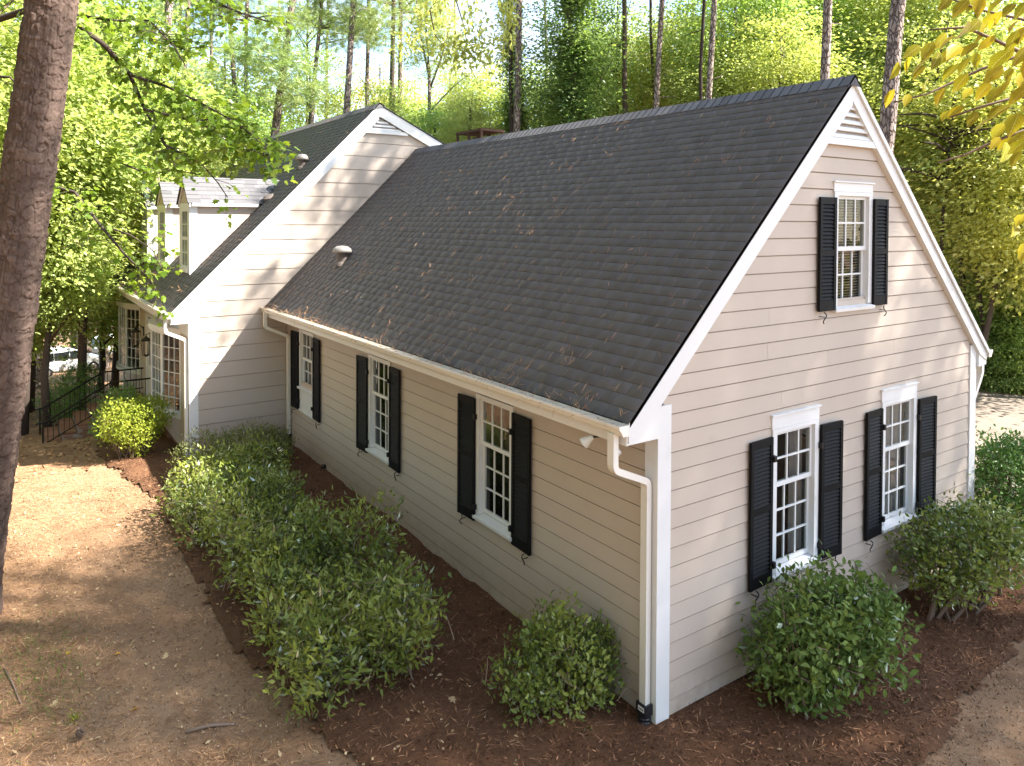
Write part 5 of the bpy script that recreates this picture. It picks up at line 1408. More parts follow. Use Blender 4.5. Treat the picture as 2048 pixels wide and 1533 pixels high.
# ------------------------------------------------------------------ leafy trees
LBL = {
 'leaf_dark': 'dark green broadleaf tree in the woods behind the house',
 'leaf_green': 'mid green broadleaf tree in the woods behind the house',
 'leaf_lime': 'sunlit yellow-green broadleaf tree in the woods behind the house',
 'leaf_gold': 'golden autumn broadleaf tree in the woods beyond the gable',
 'leaf_pale': 'pale sunlit understorey tree in the woods'}
TREES = [
 # left edge woods
 (-60, 120, 19, 1.15, 'broad', 'leaf_lime'), (60, 60, 24, 1.2, 'broad', 'leaf_green'), (190, 240, 22, 1.0, 'broad', 'leaf_lime'), (40, 330, 20, 1.0, 'broad', 'leaf_lime'),
 (250, 60, 30, 1.0, 'airy', 'leaf_green'), (160, 420, 24, 1.0, 'broad', 'leaf_lime'), (270, 330, 27, 1.15, 'broad', 'leaf_pale'), (-40, 520, 22, 1.0, 'broad', 'leaf_lime'),
 (100, 530, 21, .62, 'broad', 'leaf_lime'), (60, 610, 26.5, .8, 'under', 'leaf_pale'), (205, 600, 29, 1.0, 'under', 'leaf_pale'), 
 (240, 480, 30, 1.2, 'broad', 'leaf_green'), (330, 270, 36, 1.1, 'airy', 'leaf_green'), (400, 330, 38, 1.2, 'broad', 'leaf_lime'),
 # behind the main roof
 (450, 200, 42, 1.3, 'airy', 'leaf_lime'), (480, 300, 36, 1.0, 'broad', 'leaf_green'), (560, 240, 44, 1.1, 'airy', 'leaf_green'), (620, 210, 40, 1.0, 'airy', 'leaf_lime'), (615, 60, 44, .8, 'airy', 'leaf_green'),
 (700, 210, 48, 1.0, 'airy', 'leaf_lime'), (760, 215, 42, .95, 'airy', 'leaf_gold'), (830, 240, 46, 1.0, 'airy', 'leaf_lime'), (790, 260, 36, .7, 'broad', 'leaf_lime'),
 (900, 225, 42, 1.0, 'airy', 'leaf_lime'), (960, 245, 38, .9, 'broad', 'leaf_lime'), (940, 260, 30, .65, 'under', 'leaf_pale'), (870, 265, 32, .75, 'under', 'leaf_green'), (1000, 230, 44, 1.1, 'airy', 'leaf_pale'),
 # ivy tree and right of it
 (1130, 130, 29, .95, 'airy', 'leaf_dark'), (1165, 40, 30, .85, 'airy', 'leaf_dark'), (1150, 225, 30, .75, 'broad', 'leaf_dark'), (1080, 260, 36, .8, 'broad', 'leaf_green'), (1095, 190, 42, .6, 'airy', 'leaf_lime'),
 (1235, 90, 33, .9, 'airy', 'leaf_green'), (1220, 200, 36, .95, 'broad', 'leaf_lime'), (1290, 190, 38, .95, 'broad', 'leaf_lime'), (1370, 170, 32, .9, 'broad', 'leaf_lime'), (1385, 70, 36, .9, 'airy', 'leaf_green'),
 (1350, 250, 40, 1.1, 'broad', 'leaf_dark'),
 # bright wall of leaves on the right
 (1470, 100, 30, 1.05, 'broad', 'leaf_green'), (1540, 40, 34, 1.1, 'tall', 'leaf_lime'), (1440, 190, 28, .75, 'broad', 'leaf_lime'), (1600, 110, 32, 1.1, 'broad', 'leaf_green'), (1560, 170, 27, .8, 'broad', 'leaf_lime'),
 (1700, 60, 34, 1.2, 'broad', 'leaf_lime'), (1660, 160, 36, 1.2, 'broad', 'leaf_green'), (1720, 180, 30, .9, 'broad', 'leaf_lime'), (1850, 60, 30, 1.1, 'broad', 'leaf_lime'), (1780, 130, 34, 1.2, 'broad', 'leaf_lime'),
 (1950, 120, 28, 1.2, 'broad', 'leaf_lime'), (1860, 250, 26, 1.0, 'broad', 'leaf_lime'), (1990, 260, 24, 1.0, 'broad', 'leaf_gold'), (1930, 350, 24, .95, 'airy', 'leaf_pale'), (1850, 360, 30, .9, 'broad', 'leaf_lime'),
 (2080, 380, 22, 1.0, 'broad', 'leaf_gold'), (1960, 460, 26, .9, 'under', 'leaf_lime'), (2030, 540, 24, 1.0, 'under', 'leaf_pale'), (1985, 590, 27, 1.0, 'under', 'leaf_green'), (1940, 530, 30, 1.1, 'under', 'leaf_green'), (2110, 230, 26, 1.2, 'broad', 'leaf_lime'),
 (2060, 640, 25, 1.1, 'under', 'leaf_green'), (1620, 240, 46, 1.4, 'broad', 'leaf_green'), (1500, 220, 44, 1.3, 'broad', 'leaf_dark'), (1180, 250, 48, 1.3, 'broad', 'leaf_green'),
]
ZONES = [(-99, 0, 'at the far left edge behind the big pine'), (0, 140, 'just right of the big pine'), (140, 225, 'over the front steps'), (225, 300, 'left of the dormers'), (300, 430, 'above the dormers'), (430, 530, 'above the main roof slope'),
         (530, 660, 'left of the main roof peak'), (660, 735, 'by the clean reddish pine'), (735, 795, 'at the main roof peak'), (795, 880, 'right of the main roof peak'), (880, 1010, 'above the chimney cap'), (1010, 1110, 'by the yellow ivy vine'),
         (1110, 1200, 'around the ivy-smothered trunk'), (1200, 1300, 'right of the ivy-smothered trunk'), (1300, 1420, 'behind the slender pale pine'), (1420, 1530, 'above the right half of the ridge'), (1530, 1640, 'left of the stout grey pine'),
         (1640, 1740, 'at the stout grey pine'), (1740, 1840, 'at the biggest grey pine'), (1840, 1900, 'right of the biggest grey pine'), (1900, 1970, 'beyond the right rake of the gable'), (1970, 2040, 'behind the hanging yellow leaves'), (2040, 2300, 'at the right edge')]
CW = {'leaf_dark': 'dark green', 'leaf_green': 'mid green', 'leaf_lime': 'yellow-green', 'leaf_gold': 'golden', 'leaf_pale': 'pale green'}
KW = {'broad': 'full', 'tall': 'tall', 'airy': 'airy', 'under': 'low spreading'}
def zone(px):
    for a, b, w in ZONES:
        if a <= px < b: return w
ZT = {}
for t_ in TREES: ZT.setdefault((zone(t_[0]), t_[5], t_[4]), []).append(t_)
RANK = {1: [''], 2: [', upper of two', ', lower of two'], 3: [', highest of three', ', middle of three', ', lowest of three']}
for (px, py, d, s_, kd, mt) in TREES:
    zt = sorted(ZT[(zone(px), mt, kd)], key=lambda a: a[1])
    lb = CW[mt] + ' ' + KW[kd] + ' tree ' + zone(px) + RANK.get(len(zt), [', one of several'] * 9)[zt.index((px, py, d, s_, kd, mt))]
    grp = 'broadleaf trees, ' + mt.replace('leaf_', '') + ' ones'
    broadleaf(px, py, d, s_, kd, mt, lb, grp, tr_r=0.10 + 0.05 * s_, nlimb=6)
# low evergreens at the driveway's far side
LB5 = ['mid green shrub beside the right downspout beyond the driveway', 'dark shrub at the frame edge beyond the driveway, upper one', 'small dark shrub lowest on the bank at the driveway edge', 'mid green shrub cut by the right frame edge beyond the driveway', 'tall dark shrub close behind the right eave of the gable']
for (px, py, d, s_, mt) in [(1960, 690, 24.5, .75, 'leaf_green'), (2030, 700, 24, .8, 'leaf_dark'), (1985, 745, 23.5, .5, 'leaf_dark'), (2075, 730, 23.0, .7, 'leaf_green'), (1940, 640, 27, .9, 'leaf_dark')]:
    broadleaf(px, py, d, s_, 'under', mt, LB5.pop(0), 'shrubs beyond the driveway', cat='shrub', name='roadside_shrub', tr_r=.05, sz=s_ * 1.1)
# dark crooked trunks showing in the golden foliage
D_L = ['dark crooked stem nearest the gable rake in golden foliage', 'middle dark crooked stem in golden foliage, leaning right', 'thickest dark crooked stem in golden foliage, furthest from gable']
for (x0, y0, x1, y1, d, w) in [(1895, 330, 1880, 520, 23, 9), (1925, 330, 1950, 540, 23.5, 8), (2020, 380, 1990, 560, 23, 11)]:
    pine((x0, y0), (x1, y1), d, w, D_L.pop(0), 'dark stems in golden foliage', trunk='bark_dark', name='thin_tree', ztop=9.0, crown=False)
# trunks at the front-left by the parked cars
def gtrunk(px, pyb, w, label, mat, lean=0.0, ztop=14, tone=.5):
    b = on_ground(px, pyb); d = float((b - CAM) @ FW); r = .5 * w * d / FPX
    e = empty('yard_tree', tuple(b + np.array([0, 0, -.1])), label, 'tree')
    link('trunk', trunk_mesh('trunk', [(0, 0, -.1), (0, 0, .12), (lean * .3, 0, 1.2), (lean, 0, 6), (lean * 1.6, 0, ztop)], r * 1.35, r * .5, M[mat], [], 14, tone), e)
    crown_on(e, 'broad', tr.randrange(3), (lean * 1.6, 0, ztop - 2.0), (1.1, 1.1, 1.0), tr.uniform(0, 6), M['leaf_lime'])
    return e
gtrunk(76, 776, 23, 'pale sunlit trunk in the leaf litter just right of the big pine', 'bark_far', tone=.95)
gtrunk(163, 742, 44, 'broad dark trunk hiding the parked white car', 'bark_dark')
gtrunk(208, 738, 20, 'slimmer brown trunk beside the broad dark one', 'bark_far', tone=.2)
gtrunk(150, 735, 16, 'thin dark trunk on the left of the broad dark one', 'bark_dark')

# hazy tree line that closes the woods
fr_ = np.random.default_rng(44)
nC = 900
ang = fr_.uniform(-1.12, 1.12, nC); dist = fr_.uniform(52, 80, nC)
dirs = FW[None, :2] * np.cos(ang)[:, None] + RT[None, :2] * np.sin(ang)[:, None]
gx_, gy_ = CAM[0] + dirs[:, 0] * dist, CAM[1] + dirs[:, 1] * dist
pxs = 1024 + FPX * np.tan(ang)
hmax = np.where((pxs > 260) & (pxs < 1330), 8.0, 18.0)
cz = ground_h(gx_, gy_) + fr_.random(nC) ** .8 * hmax
per = 44
Cn = np.stack([gx_, gy_, cz], 1); ci = np.repeat(np.arange(nC), per)
off = fr_.normal(size=(nC * per, 3)) * np.array([1.3, 1.3, .75])
Pn = Cn[ci] + off
ln = .42 * (.6 + .7 * fr_.random(nC * per))
tl = link('far_woods', leaf_mesh('far_woods', Pn, unit(off + fr_.normal(size=off.shape) * .8), unit(fr_.normal(size=off.shape) * .6 + np.array([0, 0, 1])), ln, ln * .7, M['leaf_lime'], RHOMB, .4 * fr_.random(nC * per) + .6 * fr_.random(nC)[ci]))
tagp(tl, 'far woods closing the view behind the nearer trees', 'woods', kind='stuff')

# ------------------------------------------------------------------ maple boughs hanging in on the left
mp_base = at_depth(-260, 700, 12.0); mp_base[2] = float(ground_z(mp_base[0], mp_base[1])) - .1
maple = empty('maple_tree', tuple(mp_base), 'green maple whose leafy boughs hang in front of the dormers', 'tree')
mo = mp_base
mtop = at_depth(-230, 0, 12.0) - mo
boughs = {
 'a': ([(-235, 60), (0, 38), (55, 20), (150, 45), (210, 92), (260, 150), (290, 220), (330, 290), (362, 325)], 10.9, .055),
 'b': ([(260, 150), (330, 172), (400, 205), (470, 245), (520, 285)], 10.8, .02),
 'c': ([(290, 220), (380, 240), (450, 270), (500, 300), (540, 312)], 10.7, .018),
 'd': ([(150, 30), (230, 42), (300, 42), (350, 95), (370, 130)], 11.0, .02),
 'e': ([(-200, -60), (150, -40), (400, -10), (470, 22), (540, 45)], 11.2, .035),
 'f': ([(330, 290), (400, 325), (435, 365), (455, 395)], 10.7, .012),
 'g': ([(-220, 330), (0, 345), (150, 385), (200, 450), (250, 510), (300, 560), (328, 610)], 12.2, .03),
 'h': ([(200, 450), (260, 470), (305, 500), (325, 540)], 12.1, .012),
 'i': ([(250, 330), (300, 350), (350, 340), (400, 350)], 11.4, .012),
 'j': ([(-210, 150), (-50, 150), (20, 155), (60, 200)], 11.5, .03),
 'k': ([(380, 245), (440, 235), (500, 260), (545, 300)], 10.6, .01),
}
q = MB(); q.tone = .25
q.tube([np.zeros(3), mtop * .5 + np.array([.1, 0, 0]), mtop, mtop * 1.35], [.22, .19, .15, .08], 12)
LP, LD, LT = [], [], []
mr = np.random.default_rng(8)
DENS = {'a': 540, 'b': 420, 'c': 430, 'd': 420, 'e': 420, 'f': 40, 'g': 250, 'h': 110, 'i': 90, 'j': 160, 'k': 170}
for key, (pts, dep, r0) in boughs.items():
    W3 = [at_depth(x, y, dep + .5 * math.sin(i * 1.3)) - mo for i, (x, y) in enumerate(pts)]
    k = len(W3); q.tube(W3, [r0 * (1 - .8 * i / (k - 1)) + .004 for i in range(k)], 6)
    W3 = np.array(W3); seg = np.linalg.norm(np.diff(W3, axis=0), axis=1); cs = np.concatenate([[0], np.cumsum(seg)])
    nL = DENS[key]; lo = .35 if key in 'aeg' else 0.05
    nt = nL // 9
    for _ in range(nt):
        s_ = cs[-1] * (lo + (1 - lo) * mr.random() ** .8); i = min(np.searchsorted(cs, s_) - 1, k - 2); i = max(i, 0)
        p = W3[i] + (W3[i + 1] - W3[i]) * ((s_ - cs[i]) / seg[i])
        tw = unit(mr.normal(size=3) * np.array([1, 1, .55]) + np.array([0, 0, -.25])) * mr.uniform(.15, .75)
        q.tube([p, p + tw * .5 + np.array([0, 0, .03]), p + tw], [.006, .004, .002], 4)
        ct = mr.random() * .6
        for j in range(9):
            f = mr.uniform(.3, 1.08); LP.append(p + tw * f + mr.normal(size=3) * .06); LD.append(unit(tw * .6 + mr.normal(size=3) * .25 + np.array([0, 0, -.30]))); LT.append(ct + .4 * mr.random())
q.build('trunk', M['bark_dark'], maple, smooth=True)
LP = np.array(LP); LD = np.array(LD); LT = np.array(LT); nL = len(LP)
LN = unit(np.array([0, 0, 1.0]) + mr.normal(size=(nL, 3)) * .5); ll = .105 * (.65 + .6 * mr.random(nL))
od = np.argsort(np.linalg.norm(LP + mo - CAM, axis=1) - ll * 14)
for i in od[:300]:
    sl_ = slice(i, i + 1)
    link('leaf', leaf_mesh('leaf', np.zeros((1, 3)), LD[sl_], LN[sl_], ll[sl_], ll[sl_], M['maple'], MAPLE, LT[sl_]), maple, tuple(LP[i]))
ro = od[300:]
link('foliage', leaf_mesh('foliage', LP[ro], LD[ro], LN[ro], ll[ro], ll[ro], M['maple'], MAPLE, LT[ro]), maple, kind='stuff')

# yellowing sprays high in the middle of the picture
gs = empty('beech_tree', tuple(at_depth(1024, 420, 29.0)), 'thin hanging sprays of yellow-brown leaves across the sky gap', 'tree')
go = np.array(gs.location); q = MB(); q.tone = .2; GP, GD = [], []
q.tube([np.zeros(3) + np.array([0, 0, -6]), np.array([0, 0, 1.0]), at_depth(1016, -260, 28) - go], [.12, .1, .06], 8)
for (pts, nn) in (([(960, -200), (900, -40), (860, 20), (830, 70), (800, 100)], 70), ([(960, -200), (930, -30), (940, 30), (960, 70), (985, 110)], 60), ([(960, -180), (1000, -30), (1012, 20), (1016, 60), (1020, 105)], 60), ([(900, -40), (930, 60), (935, 100), (950, 120)], 40), ([(860, 20), (870, 70), (900, 110), (930, 105)], 45)):
    W3 = np.array([at_depth(x, y, 25.5 + .5 * math.sin(i)) - go for i, (x, y) in enumerate(pts)]); q.tube(list(W3), [.03, .02, .012, .008, .004][:len(W3)], 5)
    for _ in range(nn):
        t = mr.uniform(1.2, len(W3) - 1.001); i = int(t); p = W3[i] + (W3[i + 1] - W3[i]) * (t - i)
        for j in range(4):
            GP.append(p + mr.normal(size=3) * .26); GD.append(unit(mr.normal(size=3) * .5 + np.array([0, 0, -.6])))
GP = np.array(GP); GD = np.array(GD); gl_ = .24 * (.7 + .5 * mr.random(len(GP)))
q.build('trunk', M['bark_dark'], gs, smooth=True)
link('foliage', leaf_mesh('foliage', GP, GD, unit(mr.normal(size=GP.shape) + np.array([0, -.4, .6])), gl_, gl_ * .42, M['leaf_gold'], RHOMB), gs, kind='stuff')

# ------------------------------------------------------------------ big yellow leaves close by at the top right
yt_base = at_depth(2620, 480, 3.1); yb = yt_base.copy(); yb[2] = float(ground_z(yb[0], yb[1])) - .05
yt = empty('autumn_sapling', tuple(yb), 'branch of large yellowing oval leaves hanging close at the upper right', 'tree')
yo = yb
q = MB(); q.tone = .3
q.tube([np.zeros(3), yt_base - yo - np.array([0, 0, 1.5]), at_depth(2600, 200, 3.1) - yo, at_depth(2560, -300, 3.2) - yo], [.06, .05, .04, .02], 10)
ytw = [([(2600, 150), (2300, 110), (2048, 108), (1960, 140), (1858, 187), (1790, 205)], 2.45), ([(2600, 250), (2250, 230), (2048, 262), (1997, 280), (1930, 310), (1876, 326)], 2.4),
       ([(2590, 60), (2250, 30), (2048, 40), (1960, 20), (1880, -10)], 2.5), ([(2048, 108), (1990, 80), (1930, 55), (1860, 60)], 2.45), ([(2300, 110), (2120, 190), (2030, 195), (1960, 215), (1900, 235)], 2.35),
       ([(2600, 420), (2300, 430), (2120, 470), (2060, 500)], 2.5)]
for pts, dp in ytw:
    W3 = [at_depth(x, y, dp + .04 * math.sin(i * 2)) - yo for i, (x, y) in enumerate(pts)]; k = len(W3)
    q.tube(W3, [.0065 * (1 - .8 * i / (k - 1)) + .0012 for i in range(k)], 6)
q.build('twig', M['twig'], yt, smooth=True)
zp = [(1590, 20), (1680, 50), (1790, 40), (1890, 30), (1840, 120), (1760, 150), (1300, 410), (1380, 370), (1450, 380), (1440, 420), (1490, 300), (1560, 240), (1270, 570), (1370, 580), (1480, 490), (1540, 350), (1620, 420), (1600, 250), (1690, 180), (1790, 190), (1730, 290), (1770, 350), (1680, 480), (1720, 540), (1810, 530), (1880, 550), (1870, 430), (1960, 430), (1900, 350), (1980, 240), (1650, 650), (1590, 670), (1750, 690), (1810, 720), (1900, 650), (1990, 720), (1900, 760), (1880, 830), (1950, 830), (2010, 850), (1940, 880), (2000, 920), (2030, 790), (1990, 150), (1880, 120), (1960, 60), (2030, 60), (2020, 330), (1950, 310), (2020, 550), (2040, 470), (1700, 380), (1830, 250), (1640, 300), (1590, 330), (1740, 20), (2040, 200), (1930, 490), (2060, 620), (2070, 400), (1560, 560), (1400, 300)]
yr = np.random.default_rng(3)
P2 = [(1340 + .3457 * x, .3457 * y) for x, y in zp] + [(2030, 460), (2046, 505), (2040, 440), (2060, 560), (2080, 60), (2090, 140), (2100, 250), (2120, 30)]
def mat_veined():
    mt = M['goldleaf']; nt = mt.node_tree
    uv = nt.nodes.new("ShaderNodeUVMap"); sp = nt.nodes.new("ShaderNodeSeparateXYZ"); nt.links.new(uv.outputs[0], sp.inputs[0])
    def mth(op, a, b=None):
        n = nt.nodes.new("ShaderNodeMath"); n.operation = op
        for i, v in enumerate((a, b)):
            if v is None: continue
            if hasattr(v, 'links'): nt.links.new(v, n.inputs[i])
            else: n.inputs[i].default_value = v
        return n.outputs[0]
    av = mth('ABSOLUTE', sp.outputs['Y'])
    sv = mth('SINE', mth('MULTIPLY', mth('SUBTRACT', sp.outputs['X'], mth('MULTIPLY', av, 0.8)), 46.0))
    side = mth('GREATER_THAN', sv, 0.80); mid = mth('LESS_THAN', av, 0.018)
    v = mth('MAXIMUM', mth('MULTIPLY', side, 0.45), mid)
    mot = noise(nt, 60, 5, .7)
    for df in [n for n in nt.nodes if n.type in ('BSDF_DIFFUSE', 'BSDF_TRANSLUCENT')]:
        src = df.inputs['Color'].links[0].from_socket
        c2 = mixcol(nt, mixfac(nt, ramp(nt, mot, .5, .72), .55), src, (0.20, 0.09, 0.02))
        c3 = mixcol(nt, v, c2, (0.50, 0.42, 0.10)); nt.links.new(c3, df.inputs['Color'])
mat_veined()
for i, (x, y) in enumerate(P2):
    c = at_depth(x, y, 2.4 + yr.uniform(-.18, .18))
    dirv = RT * yr.uniform(-.9, -.2) - UP * yr.uniform(.35, 1.0) + FW * yr.uniform(-.5, .4)
    Dv = unit(dirv)[None]; Nv = unit(-FW * .55 + UP * .7 + yr.normal(size=3) * .45)[None]
    lnn = np.array([yr.uniform(.058, .092)])
    me_ = leaf_mesh('leaf', -Dv * lnn[0] * .5, Dv, Nv, lnn, lnn * yr.uniform(.46, .60), M['goldleaf'], OVAL, np.array([yr.random()]))
    ul = me_.uv_layers.new(name='uv'); li = np.zeros(len(me_.loops), np.int32); me_.loops.foreach_get('vertex_index', li)
    ul.data.foreach_set('uv', OVAL[0][li][:, :2].astype(np.float32).ravel())
    me_.polygons.foreach_set('use_smooth', np.ones(len(me_.polygons), bool))
    link('leaf', me_, yt, tuple(c - yo))

# ------------------------------------------------------------------ parked cars far down the slope
def car(px, py, heading, label, scale=1.0):
    b = on_ground(px, py)
    e = empty('parked_car', tuple(b), label, 'car', None)
    e.rotation_euler = (0, 0, heading)
    prof = [(-2.35, .45), (-2.38, .95), (-2.25, 1.05), (-2.05, 1.62), (-1.7, 1.74), (.1, 1.74), (.45, 1.66), (1.25, 1.12), (2.15, .98), (2.36, .80), (2.38, .42)]
    s = MB()
    def yw(z): return .93 if z < 1.06 else .93 - (z - 1.06) * .28
    n = len(prof); vs = [(x, -yw(z), z) for x, z in prof] + [(x, yw(z), z) for x, z in prof]
    s.add(vs, [tuple(range(n)), tuple(range(2 * n - 1, n - 1, -1))] + [(i, n + i, n + (i + 1) % n, (i + 1) % n) for i in range(n)])
    s.build('body', M['carwhite'], e)
    for sg in (-1, 1):
        for a, b_ in ((-1.85, -1.0), (-.92, -.05), (.03, .85)):
            s = MB(); hi = 1.60; xr = b_ - (.32 if b_ > .5 else 0); xl = a + (.18 if a < -1.5 else 0)
            s.prism([(a, sg * .935, 1.12), (b_, sg * .935, 1.12), (xr, sg * (.94 - .13), hi), (xl, sg * (.94 - .13), hi)], (0, sg * .012, 0)); s.build('window', M['carglass'], e)
        for x in (-1.45, 1.45):
            s = MB(); s.lathe((x, sg * .80, .36), [(.36, -.0), (.36, .16)], 20, (0, sg, 0)); w = s.build('wheel', M['tyre'], e)
            s = MB(); s.lathe((x, sg * .96, .36), [(.22, 0), (.20, .015), (.05, .02)], 14, (0, sg, 0)); s.build('rim', M['chrome'], w)
        s = MB(); s.box(-2.40, -2.16, sg * .70, sg * .945, .92, 1.22); s.build('tail_light', M['tail'], e)
        s = MB(); s.box(2.20, 2.39, sg * .60, sg * .92, .70, .86); s.build('headlight', M['lampglass'], e)
        s = MB(); s.box(-1.7, .2, sg * .58, sg * .64, 1.78, 1.81); s.box(-1.6, -1.55, sg * .58, sg * .64, 1.73, 1.78); s.box(.1, .15, sg * .58, sg * .64, 1.73, 1.78); s.build('roof_rail', M['chrome'], e)
    s = MB(); s.prism([(-2.245, -.68, 1.08), (-2.245, .68, 1.08), (-2.07, .60, 1.60), (-2.07, -.60, 1.60)], (-.02, 0, .005)); s.build('rear_window', M['carglass'], e)
    s = MB(); s.prism([(.52, -.70, 1.62), (.52, .70, 1.62), (1.22, .80, 1.14), (1.22, -.80, 1.14)], (.02, 0, .02)); s.build('windscreen', M['carglass'], e)
    s = MB(); s.box(-2.42, -2.3, -.85, .85, .42, .62); s.box(2.3, 2.42, -.85, .85, .40, .60); s.build('bumper', M['blackplastic'], e)
    return e
car(128, 748, 0.35, 'white estate car with a roof rail parked down the slope behind the dark trunk')
car(246, 712, 0.45, 'pale car parked at the road, half hidden by the house corner')

# ------------------------------------------------------------------ shade trees outside the frame, between the sun and the house
def shade(x, y, z, s_, kind, label):
    gz = float(ground_z(x, y)) - .1
    e = empty('shade_tree', (x, y, gz), label, 'tree', 'tall shade trees beside the house')
    link('trunk', trunk_mesh('trunk', [(0, 0, 0), (.1, .1, z * .5), (0, 0, z), (0, 0, z + 3)], .28, .08, M['bark_far'], [([np.array([0, 0, z * .8]), np.array([math.cos(a) * 2.4 * s_, math.sin(a) * 2.4 * s_, z + .8])], .09, .02) for a in np.linspace(0, 5.5, 7)]), e)
    crown_on(e, kind, tr.randrange(3), (0, 0, z), (s_, s_, s_), tr.uniform(0, 6), None)
    return e
SHL = 'tall shade tree outside the picture'
SHN = ['opposite the middle of the gable', 'towards the near corner', 'past the far gable window', 'beside the sandy path', 'rearmost on the gable side', 'slim one by the path', 'closest to the gable']
for (x, y, z, s_, kd) in [(20.7, -15.2, 26.0, 1.7, 'airy'), (17.4, -13.6, 26.5, 1.35, 'airy'), (24.5, -17.6, 26.0, 1.6, 'airy'), (12.4, -9.3, 21.0, .95, 'airy'), (19.2, -18.0, 27.5, 1.5, 'airy'), (15.8, -10.6, 25.0, .8, 'airy'), (7.2, -4.9, 21.0, .9, 'airy')]:
    shade(x, y, z, s_, kd, SHL + ', ' + SHN.pop(0))

# the woods go on all round, behind the camera too
nC = 2600
sw = np.random.default_rng(91)
ang = sw.uniform(0.98, 2 * math.pi - 0.78, nC); ang[nC // 2:] = sw.uniform(2 * math.pi - 2.6, 2 * math.pi - .80, nC - nC // 2); dist = 9 + 34 * sw.random(nC) ** 1.2
fa = math.atan2(FW[1], FW[0]); sx_, sy_ = CAM[0] + np.cos(fa - ang) * dist, CAM[1] + np.sin(fa - ang) * dist
sunaz = math.atan2(SUN[1], SUN[0]); da = np.abs((fa - ang - sunaz + math.pi) % (2 * math.pi) - math.pi)
hm = np.where(da < .95, 3.5, np.where(sx_ < -9, 25.0, 9.0))
kk = (dist > np.where(da < .95, 26, 9)) & (hm > 0) & ~((sx_ > -11.5) & (sy_ > -5)) & ~((sx_ > -9.5) & (sy_ > -9)); sx_, sy_, hm = sx_[kk], sy_[kk], hm[kk]; nC = len(sx_)
Cn = np.stack([sx_, sy_, ground_h(sx_, sy_) + .3 + sw.random(nC) * hm], 1); ci = np.repeat(np.arange(nC), 60)
off = sw.normal(size=(nC * 60, 3)) * np.array([1.3, 1.3, .8]); ln = .36 * (.6 + .7 * sw.random(nC * 60))
so_ = link('surrounding_woods', leaf_mesh('surrounding_woods', Cn[ci] + off, unit(off + sw.normal(size=off.shape) * .8), unit(sw.normal(size=off.shape) * .6 + np.array([0, 0, 1])), ln, ln * .7, M['leaf_autumn'], RHOMB, .4 * sw.random(nC * 60) + .6 * sw.random(nC)[ci]))
tagp(so_, 'woods that continue around the clearing outside the picture', 'woods', kind='stuff')

# ------------------------------------------------------------------ litter
def scatter(name, P, ln, wd, mat, label, cat, flat=.25, tone=None, seed=1, shape=RHOMB, parent=None, nrm=None, dirs=None):
    r = np.random.default_rng(seed); n = len(P)
    D = dirs if dirs is not None else unit(np.concatenate([r.normal(size=(n, 2)), r.normal(size=(n, 1)) * flat], 1))
    N = unit(r.normal(size=(n, 3)) * flat * 1.6 + np.array(nrm if nrm is not None else (0, 0, 1.0)))
    o = link(name, leaf_mesh(name, P, D, N, ln * (.6 + .8 * r.random(n)), np.full(n, wd) if np.isscalar(wd) else wd, mat, shape, tone), parent)
    return tagp(o, label, cat, kind='stuff')
lr = np.random.default_rng(31)
def bedmask(x, y): return in_poly(x, y, BED)
# pine straw over the yard
n = 75000; x = lr.uniform(-7.2, -2.4, n); y = -1 + 18 * lr.random(n) ** 1.5
dens = np.clip(.15 + 1.1 * sstep(-4.0, -5.6, x) + .9 * sstep(.55, .8, vnoise(x, y, 1.1, 71)), 0, 1)
k = (lr.random(n) < dens) & ~bedmask(x, y); x, y = x[k], y[k]
scatter('pine_straw', np.stack([x, y, ground_z(x, y) + .006 + .01 * lr.random(len(x))], 1), .13, .0058, M['straw'], 'loose dry pine straw scattered over the sandy yard', 'pine straw', .10, seed=2)
n = 40000; x = lr.uniform(-6.6, -2.2, n); y = -.6 + 13 * lr.random(n) ** 1.4; k = ~bedmask(x, y); x, y = x[k], y[k]
scatter('soil_crumbs', np.stack([x, y, ground_z(x, y) + .004], 1), .020, .014, M['crumb'], 'small crumbs of soil and bark on the sandy yard', 'litter', .7, seed=3)
n = 16000; x = lr.uniform(1.4, 9.5, n); y = lr.uniform(-4.2, -1.2, n); k = ~bedmask(x, y); x, y = x[k], y[k]
scatter('soil_crumbs', np.stack([x, y, ground_z(x, y) + .004], 1), .022, .014, M['crumb'], 'small crumbs and straw on the path below the gable bed', 'litter', .6, seed=13)
# chips of mulch
n = 115000; x = lr.uniform(-4.1, 9.4, n); y = -2.4 + 15 * lr.random(n) ** 1.7
k = bedmask(x + .17 * lr.normal(size=n), y + .17 * lr.normal(size=n)) & ~((x > .05) & (x < W) & (y > .05)) & ~((y > L) & (x > -D)); x, y = x[k], y[k]
zz = np.where(bedmask(x, y), bed_z(x, y), ground_z(x, y))
scatter('mulch_chips', np.stack([x, y, zz + .004], 1), .048, .015, M['chips'], 'dark shredded bark chips covering the planting bed', 'mulch', .55, lr.random(len(x)) ** 2.2, seed=4)
# needles in the mulch
n = 5000; x = lr.uniform(-3.6, 9, n); y = lr.uniform(-2.3, 3, n); k = bedmask(x, y) & ~((x > 0) & (y > 0)); x, y = x[k], y[k]
scatter('pine_straw', np.stack([x, y, bed_z(x, y) + .014], 1), .13, .004, M['rednee'], 'reddish pine needles lying on the dark mulch', 'pine straw', .12, seed=5)
# leaf litter in the front yard and woods
n = 15000; x = lr.uniform(-16, -3.0, n); y = lr.uniform(12, 42, n); k = ~bedmask(x, y) & ~((x > -4.8) & (x < -2) & (y > 16.3) & (y < 18.3)); x, y = x[k], y[k]
scatter('leaf_litter', np.stack([x, y, ground_z(x, y) + .012], 1), .11, .06, M['straw'], 'rusty leaf litter under the trees of the front yard', 'leaf litter', .35, seed=6)
